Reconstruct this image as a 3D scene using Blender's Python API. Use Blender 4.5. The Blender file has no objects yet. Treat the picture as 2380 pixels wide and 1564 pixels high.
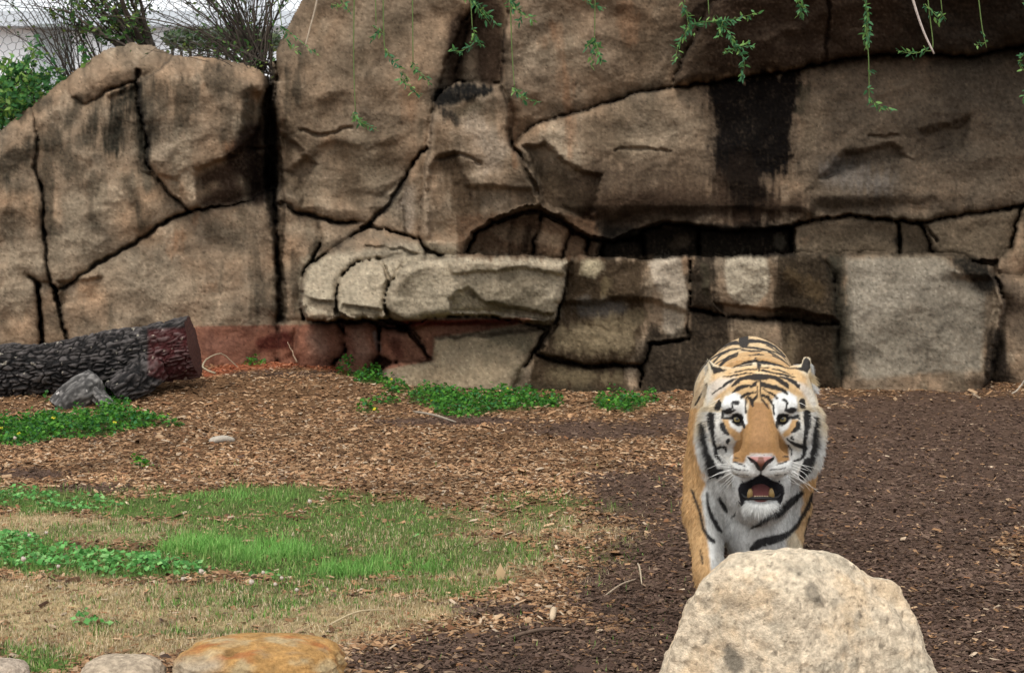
import bpy, math, random
import numpy as np
from mathutils import Vector, Matrix, Quaternion
from mathutils.bvhtree import BVHTree

# ------------------------------------------------------------------ camera, world, sun, exposure
SC = bpy.context.scene
COL = SC.collection
FOC = 3750.0            # focal length in units of a 2380-wide picture
CAMZ = 1.33
PITCH = math.atan(282.0 / FOC)
cam_d = bpy.data.cameras.new("camera")
cam_d.sensor_width = 36.0
cam_d.lens = 36.0 * FOC / 2380.0
cam_d.clip_end = 2000.0
cam_d.clip_start = 0.1
cam_d.dof.use_dof = True
cam_d.dof.focus_distance = 5.0
cam_d.dof.aperture_fstop = 20.0
cam = bpy.data.objects.new("camera", cam_d)
COL.objects.link(cam)
cam.location = (0, 0, CAMZ)
cam.rotation_euler = (math.pi / 2 - PITCH, 0, 0)
SC.camera = cam

SUN_EL, SUN_AZ = math.radians(58), math.radians(200)   # azimuth clockwise from +Y: the sun stands behind the camera's left shoulder
world = bpy.data.worlds.new("World")
SC.world = world
world.use_nodes = True
nt = world.node_tree
nt.nodes.clear()
wo = nt.nodes.new("ShaderNodeOutputWorld")
bg = nt.nodes.new("ShaderNodeBackground")
sky = nt.nodes.new("ShaderNodeTexSky")
sky.sky_type = 'NISHITA'
sky.sun_disc = False
sky.sun_elevation = SUN_EL
sky.sun_rotation = SUN_AZ
sky.air_density = 1.0
sky.dust_density = 4.0
hs = nt.nodes.new("ShaderNodeHueSaturation")
hs.inputs["Saturation"].default_value = 0.22          # a closed cloud deck: nearly white
nt.links.new(sky.outputs[0], hs.inputs["Color"])
mxw = nt.nodes.new("ShaderNodeMix"); mxw.data_type = 'RGBA'
mxw.inputs["Factor"].default_value = 0.5
mxw.inputs["B"].default_value = (6.2, 6.4, 6.6, 1)         # even white overcast light mixed into the clear-sky gradient
nt.links.new(hs.outputs[0], mxw.inputs["A"])
nt.links.new(mxw.outputs["Result"], bg.inputs["Color"])
bg.inputs["Strength"].default_value = 0.15
nt.links.new(bg.outputs[0], wo.inputs["Surface"])
sun_d = bpy.data.lights.new("sun", 'SUN')
sun_d.energy = 0.9
sun_d.angle = math.radians(14)
sun_d.color = (1.0, 0.95, 0.87)
sun = bpy.data.objects.new("sun", sun_d)
COL.objects.link(sun)
sd = Vector((math.sin(SUN_AZ) * math.cos(SUN_EL), math.cos(SUN_AZ) * math.cos(SUN_EL), math.sin(SUN_EL)))
sun.rotation_euler = sd.to_track_quat('Z', 'Y').to_euler()
SC.view_settings.view_transform = 'Standard'
SC.view_settings.look = 'None'
SC.view_settings.exposure = 0.65
SC.view_settings.gamma = 1.0
SC.view_settings.use_curve_mapping = False
SC.cycles.use_denoising = True
SC.cycles.max_bounces = 6
SC.cycles.transparent_max_bounces = 6

RNG = np.random.default_rng(7)
random.seed(7)

# ------------------------------------------------------------------ helpers
_F = np.array([0, math.cos(PITCH), -math.sin(PITCH)])
_U = np.array([0, math.sin(PITCH), math.cos(PITCH)])
CAMP = np.array([0, 0, CAMZ])

def at(X, Y, depth):
    """world point(s) seen at photo position (X, Y) of a 2380x1564 picture, at world y = depth"""
    X = np.asarray(X, float); Y = np.asarray(Y, float); depth = np.asarray(depth, float)
    a = (X - 1190.0) / FOC
    b = (782.0 - Y) / FOC
    dy = _F[1] + b * _U[1]
    dz = _F[2] + b * _U[2]
    t = depth / dy
    return np.stack(np.broadcast_arrays(a * t, depth, CAMZ + dz * t), -1)

def proj(P):
    v = np.asarray(P, float) - CAMP
    zf = v @ _F
    return 1190.0 + FOC * v[..., 0] / zf, 782.0 - FOC * (v @ _U) / zf

def _hash(ix, iy, iz, seed):
    h = (ix.astype(np.int64) * 374761393 + iy.astype(np.int64) * 668265263 + iz.astype(np.int64) * 2147483647 + seed * 974711) & 0xffffffff
    h = ((h ^ (h >> 13)) * 1274126177) & 0xffffffff
    h = ((h ^ (h >> 16)) * 2246822519) & 0xffffffff
    return (h ^ (h >> 15)) & 0xffffffff

def noise3(x, y, z=0.0, seed=0):
    x, y, z = np.broadcast_arrays(np.asarray(x, float), np.asarray(y, float), np.asarray(z, float))
    x0 = np.floor(x); y0 = np.floor(y); z0 = np.floor(z)
    fx, fy, fz = x - x0, y - y0, z - z0
    ux = fx * fx * fx * (fx * (fx * 6 - 15) + 10)
    uy = fy * fy * fy * (fy * (fy * 6 - 15) + 10)
    uz = fz * fz * fz * (fz * (fz * 6 - 15) + 10)
    out = 0.0
    flat = not np.any(z)
    for dz in ((0,) if flat else (0, 1)):
        wz = 1.0 if flat else (uz if dz else 1 - uz)
        for dy in (0, 1):
            wy = uy if dy else 1 - uy
            for dx in (0, 1):
                wx = ux if dx else 1 - ux
                h = _hash(x0 + dx, y0 + dy, z0 + dz, seed)
                g1 = (h & 1023) / 511.5 - 1; g2 = ((h >> 10) & 1023) / 511.5 - 1; g3 = ((h >> 20) & 1023) / 511.5 - 1
                out = out + wx * wy * wz * (g1 * (fx - dx) + g2 * (fy - dy) + (0 if flat else g3 * (fz - dz)))
    return out * 1.4

def fbm(x, y, z=0.0, oct=4, seed=0, gain=0.5, lac=2.03):
    s, a, t = 0.0, 1.0, 0.0
    for i in range(oct):
        k = lac ** i
        s = s + a * noise3(np.asarray(x) * k, np.asarray(y) * k, np.asarray(z) * k, seed + i * 17)
        t += a; a *= gain
    return s / t * 1.5

def sstep(a, b, x):
    t = np.clip((np.asarray(x, float) - a) / (b - a), 0, 1)
    return t * t * (3 - 2 * t)

def seg_dist(X, Y, pts):
    """distance to a polyline whose points may carry a radius: returns min(dist - r)"""
    best = np.full(np.shape(X), 1e9)
    if len(pts) == 1:
        return np.hypot(X - pts[0][0], Y - pts[0][1]) - (pts[0][2] if len(pts[0]) > 2 else 0)
    for a, b in zip(pts[:-1], pts[1:]):
        ax, ay, bx, by = a[0], a[1], b[0], b[1]
        ra = a[2] if len(a) > 2 else 0; rb = b[2] if len(b) > 2 else 0
        dx, dy = bx - ax, by - ay
        t = np.clip(((X - ax) * dx + (Y - ay) * dy) / (dx * dx + dy * dy + 1e-9), 0, 1)
        best = np.minimum(best, np.hypot(X - ax - t * dx, Y - ay - t * dy) - (ra + (rb - ra) * t))
    return best

def in_poly(X, Y, poly):
    inside = np.zeros(np.shape(X), bool)
    n = len(poly)
    for i in range(n):
        x1, y1 = poly[i]; x2, y2 = poly[(i + 1) % n]
        if y1 == y2: continue
        c = ((y1 > Y) != (y2 > Y)) & (X < (x2 - x1) * (Y - y1) / (y2 - y1) + x1)
        inside ^= c
    return inside

def poly_sd(X, Y, poly):
    d = seg_dist(X, Y, [tuple(p) for p in poly] + [tuple(poly[0])])
    return np.where(in_poly(X, Y, poly), -d, d)

def tag(o, label=None, cat=None, group=None, kind=None):
    if label: o["label"] = label
    if cat: o["category"] = cat
    if group: o["group"] = group
    if kind: o["kind"] = kind
    return o

def link(o, parent=None):
    COL.objects.link(o)
    if parent is not None: o.parent = parent
    return o

def empty(name, loc=(0, 0, 0), rz=0.0):
    o = bpy.data.objects.new(name, None)
    o.location = loc; o.rotation_euler = (0, 0, rz); o.empty_display_size = 0.1
    return link(o)

def mesh_np(name, V, faces, mat=None, parent=None, col=None, smooth=True, attrs=None, loc=None):
    """faces: (n,3) or (n,4) array, or list of such arrays"""
    V = np.asarray(V, np.float64)
    if loc is not None: V = V - np.asarray(loc)
    if not isinstance(faces, list): faces = [faces]
    faces = [np.asarray(f, np.int64) for f in faces if len(f)]
    me = bpy.data.meshes.new(name)
    nl = sum(f.size for f in faces); nf = sum(len(f) for f in faces)
    me.vertices.add(len(V)); me.loops.add(nl); me.polygons.add(nf)
    me.vertices.foreach_set("co", V.astype(np.float32).ravel())
    me.loops.foreach_set("vertex_index", np.concatenate([f.ravel() for f in faces]).astype(np.int32))
    tot = np.concatenate([np.full(len(f), f.shape[1]) for f in faces])
    st = np.concatenate([[0], np.cumsum(tot)[:-1]])
    me.polygons.foreach_set("loop_start", st.astype(np.int32))
    me.polygons.foreach_set("use_smooth", np.full(nf, smooth, bool))
    me.update(calc_edges=True)
    if col is not None:
        a = me.attributes.new("col", 'FLOAT_COLOR', 'POINT')
        c = np.ones((len(V), 4), np.float32); c[:, :3] = col
        a.data.foreach_set("color", c.ravel())
    if attrs:
        for k, v in attrs.items():
            a = me.attributes.new(k, 'FLOAT', 'POINT'); a.data.foreach_set("value", np.asarray(v, np.float32))
    if mat: me.materials.append(mat)
    o = bpy.data.objects.new(name, me)
    if loc is not None: o.location = loc
    return link(o, parent)

def grid_faces(nu, nv, wrap_v=False):
    """index grid [u][v]"""
    idx = np.arange(nu * nv).reshape(nu, nv)
    if wrap_v: idx = np.concatenate([idx, idx[:, :1]], 1)
    return np.stack([idx[:-1, :-1], idx[1:, :-1], idx[1:, 1:], idx[:-1, 1:]], -1).reshape(-1, 4)

def catmull(P, n):
    P = np.asarray(P, float)
    if len(P) == 2:
        t = np.linspace(0, 1, n)[:, None]; return P[0] * (1 - t) + P[1] * t
    Q = np.vstack([2 * P[0] - P[1], P, 2 * P[-1] - P[-2]])
    t = np.linspace(0, len(P) - 1 - 1e-6, n); i = t.astype(int); f = (t - i)[:, None]
    a, b, c, d = Q[i], Q[i + 1], Q[i + 2], Q[i + 3]
    return 0.5 * (2 * b + (c - a) * f + (2 * a - 5 * b + 4 * c - d) * f * f + (3 * b - a - 3 * c + d) * f ** 3)

def tube(P, R, sides=6, cap=True):
    """returns V, faces for a tube along points P with radii R"""
    P = np.asarray(P, float); R = np.broadcast_to(np.asarray(R, float), (len(P),))
    T = np.gradient(P, axis=0); T /= np.linalg.norm(T, axis=1)[:, None] + 1e-12
    ref = np.array([0.0, 0, 1]) if abs(T[0, 2]) < 0.9 else np.array([1.0, 0, 0])
    N = np.cross(T, ref); bad = np.linalg.norm(N, axis=1) < 1e-3
    N[bad] = np.cross(T[bad], np.array([0, 1.0, 0])); N /= np.linalg.norm(N, axis=1)[:, None]
    for i in range(1, len(N)):
        if N[i] @ N[i - 1] < 0: N[i] *= -1
    B = np.cross(T, N)
    a = np.linspace(0, 2 * np.pi, sides, endpoint=False)
    V = P[:, None] + R[:, None, None] * (np.cos(a)[None, :, None] * N[:, None] + np.sin(a)[None, :, None] * B[:, None])
    F = grid_faces(len(P), sides, True)
    V = V.reshape(-1, 3)
    fs = [F]
    if cap:
        n = len(V); V = np.vstack([V, P[0], P[-1]])
        k = np.arange(sides); k2 = (k + 1) % sides
        fs.append(np.stack([np.full(sides, n), k, k2], -1))
        b = (len(P) - 1) * sides
        fs.append(np.stack([np.full(sides, n + 1), b + k2, b + k], -1))
    return V, fs

class MB:
    def __init__(s): s.V = []; s.F = {3: [], 4: []}; s.C = []; s.n = 0
    def add(s, V, faces, col=None):
        V = np.asarray(V, float)
        if not isinstance(faces, list): faces = [faces]
        for f in faces:
            f = np.asarray(f)
            if len(f): s.F[f.shape[1]].append(f + s.n)
        s.V.append(V); s.n += len(V)
        c = np.ones((len(V), 3)) * (0.5 if col is None else np.asarray(col)); s.C.append(c)
    def tube(s, P, R, sides=5, col=None, n=None):
        if n: 
            R = np.interp(np.linspace(0, 1, n), np.linspace(0, 1, np.size(R)) if np.size(R) > 1 else [0], np.atleast_1d(R)); P = catmull(P, n)
        V, F = tube(P, R, sides); s.add(V, F, col)
    def box(s, c, h, col=None):
        c = np.asarray(c, float); h = np.asarray(h, float)
        q = np.array([[x, y, z] for x in (-1, 1) for y in (-1, 1) for z in (-1, 1)], float) * h + c
        s.add(q, np.array([[0, 1, 3, 2], [4, 6, 7, 5], [0, 4, 5, 1], [2, 3, 7, 6], [0, 2, 6, 4], [1, 5, 7, 3]]), col)
    def build(s, name, mat, parent=None, smooth=True, loc=None):
        fs = [np.concatenate(s.F[k]) for k in (3, 4) if s.F[k]]
        return mesh_np(name, np.concatenate(s.V), fs, mat, parent, np.concatenate(s.C), smooth, loc=loc)

def inst(V0, faces, pos, rotz, tiltx, scale, col, tilty=None):
    """merge n copies of a template: pos (n,3), rotz, tilt (n,), scale (n,3), col (n,3)"""
    n = len(pos); m = len(V0)
    V = V0[None] * scale[:, None, :]
    c, s_ = np.cos(tiltx)[:, None], np.sin(tiltx)[:, None]
    y = V[..., 1] * c - V[..., 2] * s_; z = V[..., 1] * s_ + V[..., 2] * c; x = V[..., 0]
    if tilty is not None:
        c, s_ = np.cos(tilty)[:, None], np.sin(tilty)[:, None]
        x, z = x * c + z * s_, -x * s_ + z * c
    c, s_ = np.cos(rotz)[:, None], np.sin(rotz)[:, None]
    W = np.stack([x * c - y * s_, x * s_ + y * c, z], -1) + pos[:, None, :]
    fs = [(np.asarray(f)[None] + (np.arange(n) * m)[:, None, None]).reshape(-1, np.asarray(f).shape[1]) for f in faces]
    C = np.repeat(col[:, None, :], m, 1)
    return W.reshape(-1, 3), fs, C.reshape(-1, 3)

# ------------------------------------------------------------------ materials
def mat_col(name, rough=0.9, bump=0.0, bscale=60.0, noise_amt=0.0, nscale=40.0, spec=0.3, trans=0.0, detail=8.0, bump2=0.0, b2scale=10.0, sheen=0.0):
    m = bpy.data.materials.new(name); m.use_nodes = True
    t = m.node_tree; b = t.nodes["Principled BSDF"]
    b.inputs["Roughness"].default_value = rough
    b.inputs["Specular IOR Level"].default_value = spec
    if sheen: b.inputs["Sheen Weight"].default_value = sheen
    at_ = t.nodes.new("ShaderNodeAttribute"); at_.attribute_name = "col"
    src = at_.outputs["Color"]
    tc = t.nodes.new("ShaderNodeTexCoord")
    if noise_amt:
        n = t.nodes.new("ShaderNodeTexNoise"); n.inputs["Scale"].default_value = nscale; n.inputs["Detail"].default_value = detail
        n.inputs["Roughness"].default_value = 0.65
        t.links.new(tc.outputs["Object"], n.inputs["Vector"])
        mr = t.nodes.new("ShaderNodeMapRange"); mr.inputs[1].default_value = 0.25; mr.inputs[2].default_value = 0.75
        mr.inputs[3].default_value = 1 - noise_amt; mr.inputs[4].default_value = 1 + noise_amt
        t.links.new(n.outputs["Fac"], mr.inputs[0])
        mx = t.nodes.new("ShaderNodeVectorMath"); mx.operation = 'SCALE'
        t.links.new(src, mx.inputs[0]); t.links.new(mr.outputs[0], mx.inputs["Scale"])
        src = mx.outputs[0]
    t.links.new(src, b.inputs["Base Color"])
    last = None
    for amt, sc, dt in ((bump2, b2scale, 4.0), (bump, bscale, 8.0)):
        if amt:
            n = t.nodes.new("ShaderNodeTexNoise"); n.inputs["Scale"].default_value = sc; n.inputs["Detail"].default_value = dt
            n.inputs["Roughness"].default_value = 0.7
            t.links.new(tc.outputs["Object"], n.inputs["Vector"])
            bp = t.nodes.new("ShaderNodeBump"); bp.inputs["Strength"].default_value = 1.0; bp.inputs["Distance"].default_value = amt
            t.links.new(n.outputs["Fac"], bp.inputs["Height"])
            if last: t.links.new(last, bp.inputs["Normal"])
            last = bp.outputs[0]
    if last: t.links.new(last, b.inputs["Normal"])
    if trans:
        tr = t.nodes.new("ShaderNodeBsdfTranslucent"); t.links.new(src, tr.inputs["Color"])
        ms = t.nodes.new("ShaderNodeMixShader"); ms.inputs[0].default_value = trans
        t.links.new(b.outputs[0], ms.inputs[1]); t.links.new(tr.outputs[0], ms.inputs[2])
        t.links.new(ms.outputs[0], t.nodes["Material Output"].inputs["Surface"])
    return m

M_ROCK = mat_col("rock", 0.88, bump=0.005, bscale=24.0, noise_amt=0.22, nscale=52.0, spec=0.05, bump2=0.007, b2scale=60.0)
M_BOULDER = mat_col("boulder", 0.92, bump=0.008, bscale=90.0, noise_amt=0.36, nscale=95.0, spec=0.1, bump2=.010, b2scale=22.0)
M_GROUND = mat_col("mulch_ground", 0.95, bump=0.012, bscale=45.0, noise_amt=0.45, nscale=35.0, spec=0.05)
M_CHIP = mat_col("wood_chips", 0.85, noise_amt=0.2, nscale=60.0, spec=0.12)
M_LEAF = mat_col("leaf", 0.6, trans=0.35, spec=0.3)
M_GRASS = mat_col("grass", 0.65, trans=0.3, spec=0.25)
M_BARK = mat_col("bark", 0.85, spec=.12, bump=0.006, bscale=50.0, noise_amt=0.4, nscale=30.0)
M_WOOD = mat_col("weathered_wood", 0.85, bump=0.003, bscale=90.0, noise_amt=0.3, nscale=50.0)
M_WIRE = mat_col("wire", 0.6, spec=0.4)
M_PAINT = mat_col("painted_wall", 0.8, noise_amt=0.04, nscale=2.0)
# ------------------------------------------------------------------ the artificial rock cliff
gx = np.concatenate([np.arange(-420, -12, 12.), np.arange(-12, 2393, 3.), np.arange(2396, 2810, 12.)])
gy = np.concatenate([np.arange(-420, -12, 12.), np.arange(-12, 970, 3.), np.arange(972, 1020, 12.)])
X, Y = np.meshgrid(gx, gy, indexing='ij')          # [ix][iy]
wx = X + 9 * noise3(X / 70, Y / 70, 0, 3) + 5 * noise3(X / 22, Y / 22, 0, 4) + 2.5 * noise3(X / 9, Y / 9, 0, 5)
wy = Y + 9 * noise3(X / 70, Y / 70, 0, 6) + 5 * noise3(X / 22, Y / 22, 0, 7) + 2.5 * noise3(X / 9, Y / 9, 0, 8)

def top_edge(x):      # upper silhouette of the left outcrop
    return np.interp(x, [-420, -100, 0, 60, 130, 190, 240, 300, 360, 400, 500, 570, 605, 640], [560, 370, 303, 250, 197, 150, 117, 99, 106, 126, 134, 148, 162, 190])

# name, group, polygon, depth offset, tilt x (m per 100 px), tilt y (m per 100px, + = lower part further back), round radius px, round depth
B = [
 ("outcrop", [(-430,300),(0,280),(60,200),(84,300),(86,400),(103,480),(110,560),(107,600),(117,650),(142,720),(158,800),(150,1020),(-430,1020)], 13.2, -.02, -.02, 60, .30),
 ("outcrop", [(60,200),(130,130),(230,100),(320,150),(325,250),(350,380),(382,440),(440,486),(370,527),(310,567),(230,612),(132,672),(117,650),(107,600),(110,560),(103,480),(86,400),(84,300)], 13.25, .0, -.06, 60, .30),
 ("outcrop", [(318,150),(400,110),(500,110),(640,130),(636,440),(540,476),(442,487),(382,440),(350,380),(325,250)], 13.0, .05, -.02, 70, .40),
 ("outcrop", [(132,672),(230,612),(310,567),(370,527),(440,488),(540,476),(636,442),(640,560),(645,750),(645,1020),(150,1020),(158,800),(142,720)], 13.15, .03, -.05, 70, .28),
 ("outcrop", [(200,80),(420,80),(405,128),(372,158),(330,180),(290,196),(240,212),(195,240),(160,210)], 13.42, .02, -.10, 60, .22),
 ("outcrop", [(60,640),(118,655),(145,720),(158,800),(96,812),(92,720),(88,655)], 13.28, .0, -.02, 18, .12),
 ("cliff", [(640,130),(700,-10),(720,-430),(1110,-430),(1105,0),(1078,60),(1037,130),(1015,235),(997,340),(937,420),(907,480),(862,517),(822,511),(740,507),(690,492),(640,468)], 13.35, -.02, -.05, 60, .30),
 ("cliff", [(640,468),(690,492),(740,507),(745,560),(720,600),(702,640),(704,740),(645,760)], 13.3, -.02, -.05, 30, .22),
 ("cliff", [(740,507),(822,511),(862,517),(835,532),(790,575),(725,605),(745,560)], 13.3, -.02, -.05, 24, .2),
 ("cliff", [(1105,-20),(1182,-20),(1168,100),(1168,196),(1110,190),(1052,197),(1078,110),(1104,20)], 13.85, .0, -.02, 20, .15),
 ("cliff", [(1078,60),(1104,20),(1078,110),(1052,197),(1017,215),(1037,130)], 13.75, .0, .0, 20, .15),
 ("cliff", [(1110,-430),(1186,-430),(1182,-20),(1105,-20)], 13.8, .0, .0, 20, .15),
 ("cliff", [(1012,240),(1040,203),(1110,190),(1168,198),(1182,240),(1187,335),(1242,402),(1252,478),(1210,485),(1150,500),(1102,542),(1074,594),(1030,592),(985,574),(974,540),(985,420),(1000,300)], 12.95, -.02, -.02, 40, .35),
 ("cliff", [(997,340),(985,420),(978,500),(977,560),(940,545),(936,470),(950,405)], 13.1, -.05, -.04, 20, .15),
 ("cliff", [(950,405),(936,470),(940,545),(870,528),(862,517),(907,480),(937,420)], 13.2, .0, -.04, 24, .18),
 ("cliff", [(1186,-430),(2100,-430),(1790,-60),(1655,10),(1603,110),(1567,204),(1480,217),(1400,242),(1330,266),(1240,290),(1215,312),(1190,345),(1182,240),(1168,196),(1168,100),(1182,-20)], 13.3, .0, .06, 60, .28),
 ("cliff", [(1655,10),(1790,-60),(2100,-430),(2820,-430),(2820,60),(2380,105),(2250,130),(2100,121),(1950,137),(1850,162),(1720,182),(1620,192),(1567,204),(1603,110)], 12.75, .0, .22, 70, .35),
 ("cliff", [(1190,345),(1215,312),(1240,290),(1330,266),(1400,242),(1480,217),(1567,204),(1620,192),(1720,182),(1850,162),(1950,137),(2100,121),(2250,130),(2380,105),(2820,60),(2820,440),(2380,476),(2250,497),(2130,513),(2050,506),(1960,501),(1880,511),(1820,522),(1750,537),(1680,537),(1600,521),(1540,519),(1480,536),(1420,557),(1360,547),(1300,502),(1252,478),(1242,402)], 13.1, .0, -.02, 70, .35),
 # the arch of small stones under the big slab
 ("cliff", [(1085,592),(1110,545),(1150,515),(1190,505),(1180,600),(1085,600)], 13.35, 0, 0, 20, .2),
 ("cliff", [(1190,505),(1255,500),(1262,525),(1240,565),(1243,600),(1180,600)], 13.45, 0, 0, 18, .2),
 ("cliff", [(1264,505),(1315,528),(1322,545),(1300,600),(1246,600),(1244,565)], 13.3, 0, 0, 18, .2),
 ("cliff", [(1325,545),(1362,558),(1366,600),(1304,600)], 13.35, 0, 0, 14, .18),
 ("cliff", [(1372,562),(1395,566),(1390,600),(1370,600)], 13.5, 0, 0, 10, .15),
 ("cliff", [(1405,565),(1490,560),(1498,600),(1400,600)], 13.75, 0, 0, 16, .2),
 ("cliff", [(1500,540),(1545,525),(1618,530),(1626,600),(1500,600)], 13.65, 0, 0, 18, .25),
 ("cliff", [(1624,535),(1720,541),(1835,528),(1840,600),(1630,600)], 13.6, 0, 0, 18, .25),
 ("cliff", [(1848,525),(1900,512),(1965,506),(2086,516),(2091,600),(1848,600)], 13.25, 0, 0, 18, .22),
 ("cliff", [(2090,516),(2130,516),(2168,584),(2160,600),(2094,600)], 13.28, 0, 0, 14, .18),
 ("cliff", [(2133,516),(2250,500),(2376,480),(2345,580),(2318,604),(2170,600),(2172,584)], 13.15, 0, 0, 24, .22),
 ("cliff", [(2380,478),(2820,445),(2820,640),(2325,640),(2320,602),(2350,575)], 13.0, 0, 0, 28, .22),
 # the projecting ledge
 ("ledge", [(698,655),(720,620),(762,590),(832,542),(870,531),(976,560),(986,592),(900,601),(832,611),(793,640),(777,680),(782,742),(722,737),(700,705)], 12.55, -.0, -.55, 28, .40),
 ("ledge", [(787,650),(832,612),(922,597),(988,592),(1060,592),(940,622),(903,665),(889,710),(888,742),(842,746),(792,727),(779,690)], 12.35, .0, -.40, 24, .35),
 ("ledge", [(905,665),(940,622),(985,600),(1060,592),(1180,595),(1334,599),(1310,642),(1305,700),(1285,742),(1222,746),(1150,737),(1050,731),(960,747),(907,727),(891,705)], 11.95, -.01, .03, 30, .40),
 ("ledge", [(1336,599),(1470,600),(1604,593),(1606,650),(1600,790),(1505,800),(1490,850),(1330,846),(1245,828),(1300,752),(1308,700),(1313,642)], 12.15, .01, -.02, 26, .12),
 ("ledge", [(1606,593),(1800,591),(1882,593),(1930,600),(1948,650),(1948,752),(1800,737),(1680,737),(1606,715)], 12.13, .01, .02, 30, .20),
 ("ledge", [(1905,590),(2170,588),(2235,592),(2312,650),(2332,705),(2295,880),(2200,1020),(1960,1020),(1950,850),(1946,700),(1932,640)], 12.22, .02, -.05, 50, .30),
 ("ledge", [(1600,720),(1680,740),(1800,740),(1948,756),(1953,880),(1953,1020),(1490,1020),(1492,852),(1507,802),(1600,792)], 12.20, .0, -.04, 20, .10),
 ("ledge", [(1243,830),(1330,848),(1490,853),(1490,1020),(1198,1020),(1203,890)], 12.15, .02, -.06, 20, .14),
 ("ledge", [(960,750),(1050,737),(1150,742),(1222,750),(1264,768),(1238,830),(1200,905),(1196,1020),(870,1020),(885,868),(905,842),(1000,837)], 12.3, .0, -.12, 26, .25),
 ("ledge", [(645,750),(722,740),(790,745),(880,748),(940,765),(1002,836),(905,843),(884,866),(868,1020),(645,1020)], 13.0, -.05, -.10, 26, .22),
 ("ledge", [(690,752),(730,744),(785,748),(800,775),(796,815),(775,845),(770,1020),(690,1020)], 12.75, -.03, -.10, 34, .30),
 ("ledge", [(798,752),(870,750),(884,780),(886,825),(870,850),(866,1020),(776,1020),(778,845),(800,812)], 12.68, -.03, -.10, 34, .30),
 ("ledge", [(886,762),(945,768),(972,800),(1002,838),(912,842),(888,830)], 12.60, -.03, -.10, 20, .2),
 ("ledge", [(2314,640),(2820,620),(2820,1020),(2210,1020),(2297,880),(2334,705)], 12.7, .02, -.05, 40, .30),
]
lab = np.full(X.shape, -1)
for i, b in enumerate(B):
    lab[in_poly(wx, wy, b[1])] = i
# pixels no polygon covers: the dark joints; give them to the nearest block by dilation
holes = lab < 0
for _ in range(60):
    if not (lab < 0).any(): break
    for ax, sh in ((0, 1), (0, -1), (1, 1), (1, -1)):
        r = np.roll(lab, sh, ax)
        m = (lab < 0) & (r >= 0); lab[m] = r[m]
lab[lab < 0] = 0
# distance (in px) of every grid point to the nearest change of block
def label_edt(lab, step=3.0, R=26):
    n, m = lab.shape
    ch = lab[1:, :] != lab[:-1, :]
    big = 1e4
    dl = np.full(lab.shape, big); dr = np.full(lab.shape, big)
    run = np.full(m, big)
    for i in range(1, n):
        run = np.where(ch[i - 1], 1.0, run + 1); dl[i] = run
    run = np.full(m, big)
    for i in range(n - 2, -1, -1):
        run = np.where(ch[i], 1.0, run + 1); dr[i] = run
    dx = np.minimum(dl, dr); best = dx.copy()
    for s in range(1, R + 1):
        for sg in (1, -1):
            a = slice(s, m) if sg == 1 else slice(0, m - s)
            c = slice(0, m - s) if sg == 1 else slice(s, m)
            d = np.where(lab[:, a] != lab[:, c], float(s), np.hypot(s, dx[:, a]))
            best[:, c] = np.minimum(best[:, c], d)
    return best * step
EDT = label_edt(lab)
for _ in range(2):
    for ax in (0, 1):
        EDT = .5 * EDT + .25 * (np.roll(EDT, 1, ax) + np.roll(EDT, -1, ax))
EDT = np.maximum(EDT - 1.0, 0) * (1 + .0)
hole_d = holes.astype(float)

depth = np.zeros(X.shape)
for i, b in enumerate(B):
    m = lab == i
    if not m.any(): continue
    px = np.array(b[1], float)
    cx, cy = np.clip(px[:, 0], -50, 2450).mean(), np.clip(px[:, 1], -50, 950).mean()
    r, rd = b[5], b[6]
    e = np.clip(EDT[m] / (r * .75), 0, 1)
    prof = (1 - np.sqrt(np.clip(1 - (1 - e) ** 2, 0, 1)))
    depth[m] = b[2] + b[3] * (X[m] - cx) / 100 + b[4] * (Y[m] - cy) / 100 + rd * (.34 if b[0] != 'ledge' else .5) * prof
# tilt y: positive leans the upper part forward
# joints
gn = np.clip(0.52 + .7 * noise3(X / 75, Y / 75, 0, 11) + .4 * noise3(X / 25, Y / 25, 0, 12), .22, 1.1)
depth += 0.30 * gn * np.exp(-(EDT / (.9 + 2.0 * gn)) ** 2) + .22 * hole_d
# sculpted relief
ridge = 1 - np.abs(fbm(X / 210, Y / 170, 0, 3, 21))
depth += -.08 * (ridge - .75)
depth += .07 * fbm(X / 150, Y / 130, 0, 2, 31)
ridge2 = np.abs(noise3(X / 110 + Y / 260, Y / 70, 0, 41))
depth += -.06 * np.clip(.25 - ridge2, 0, 1) * sstep(-.1, .4, noise3(X / 150, Y / 150, 0, 42))
depth += .010 * fbm(X / 30, Y / 24, 0, 3, 51) + .005 * fbm(X / 7, Y / 7, 0, 2, 61)
def dent(pts, amp, soft, hard=None):
    global depth
    d = seg_dist(wx, wy, pts)
    depth = depth + amp * (1 - sstep(-soft * .3, soft, d))
def plane_cut(poly, amp, soft, gxx=0, gyy=0):
    """push a facet back inside poly, growing with the distance along (gxx, gyy)"""
    global depth
    d = poly_sd(wx, wy, poly)
    px = np.array(poly, float)
    t = ((X - px[:, 0].mean()) * gxx + (Y - px[:, 1].mean()) * gyy) / 100
    depth = depth + (1 - sstep(-soft, soft * .3, d)) * np.sign(amp) * np.maximum(0, abs(amp) * 1.15 + t * 1.2)
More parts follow.
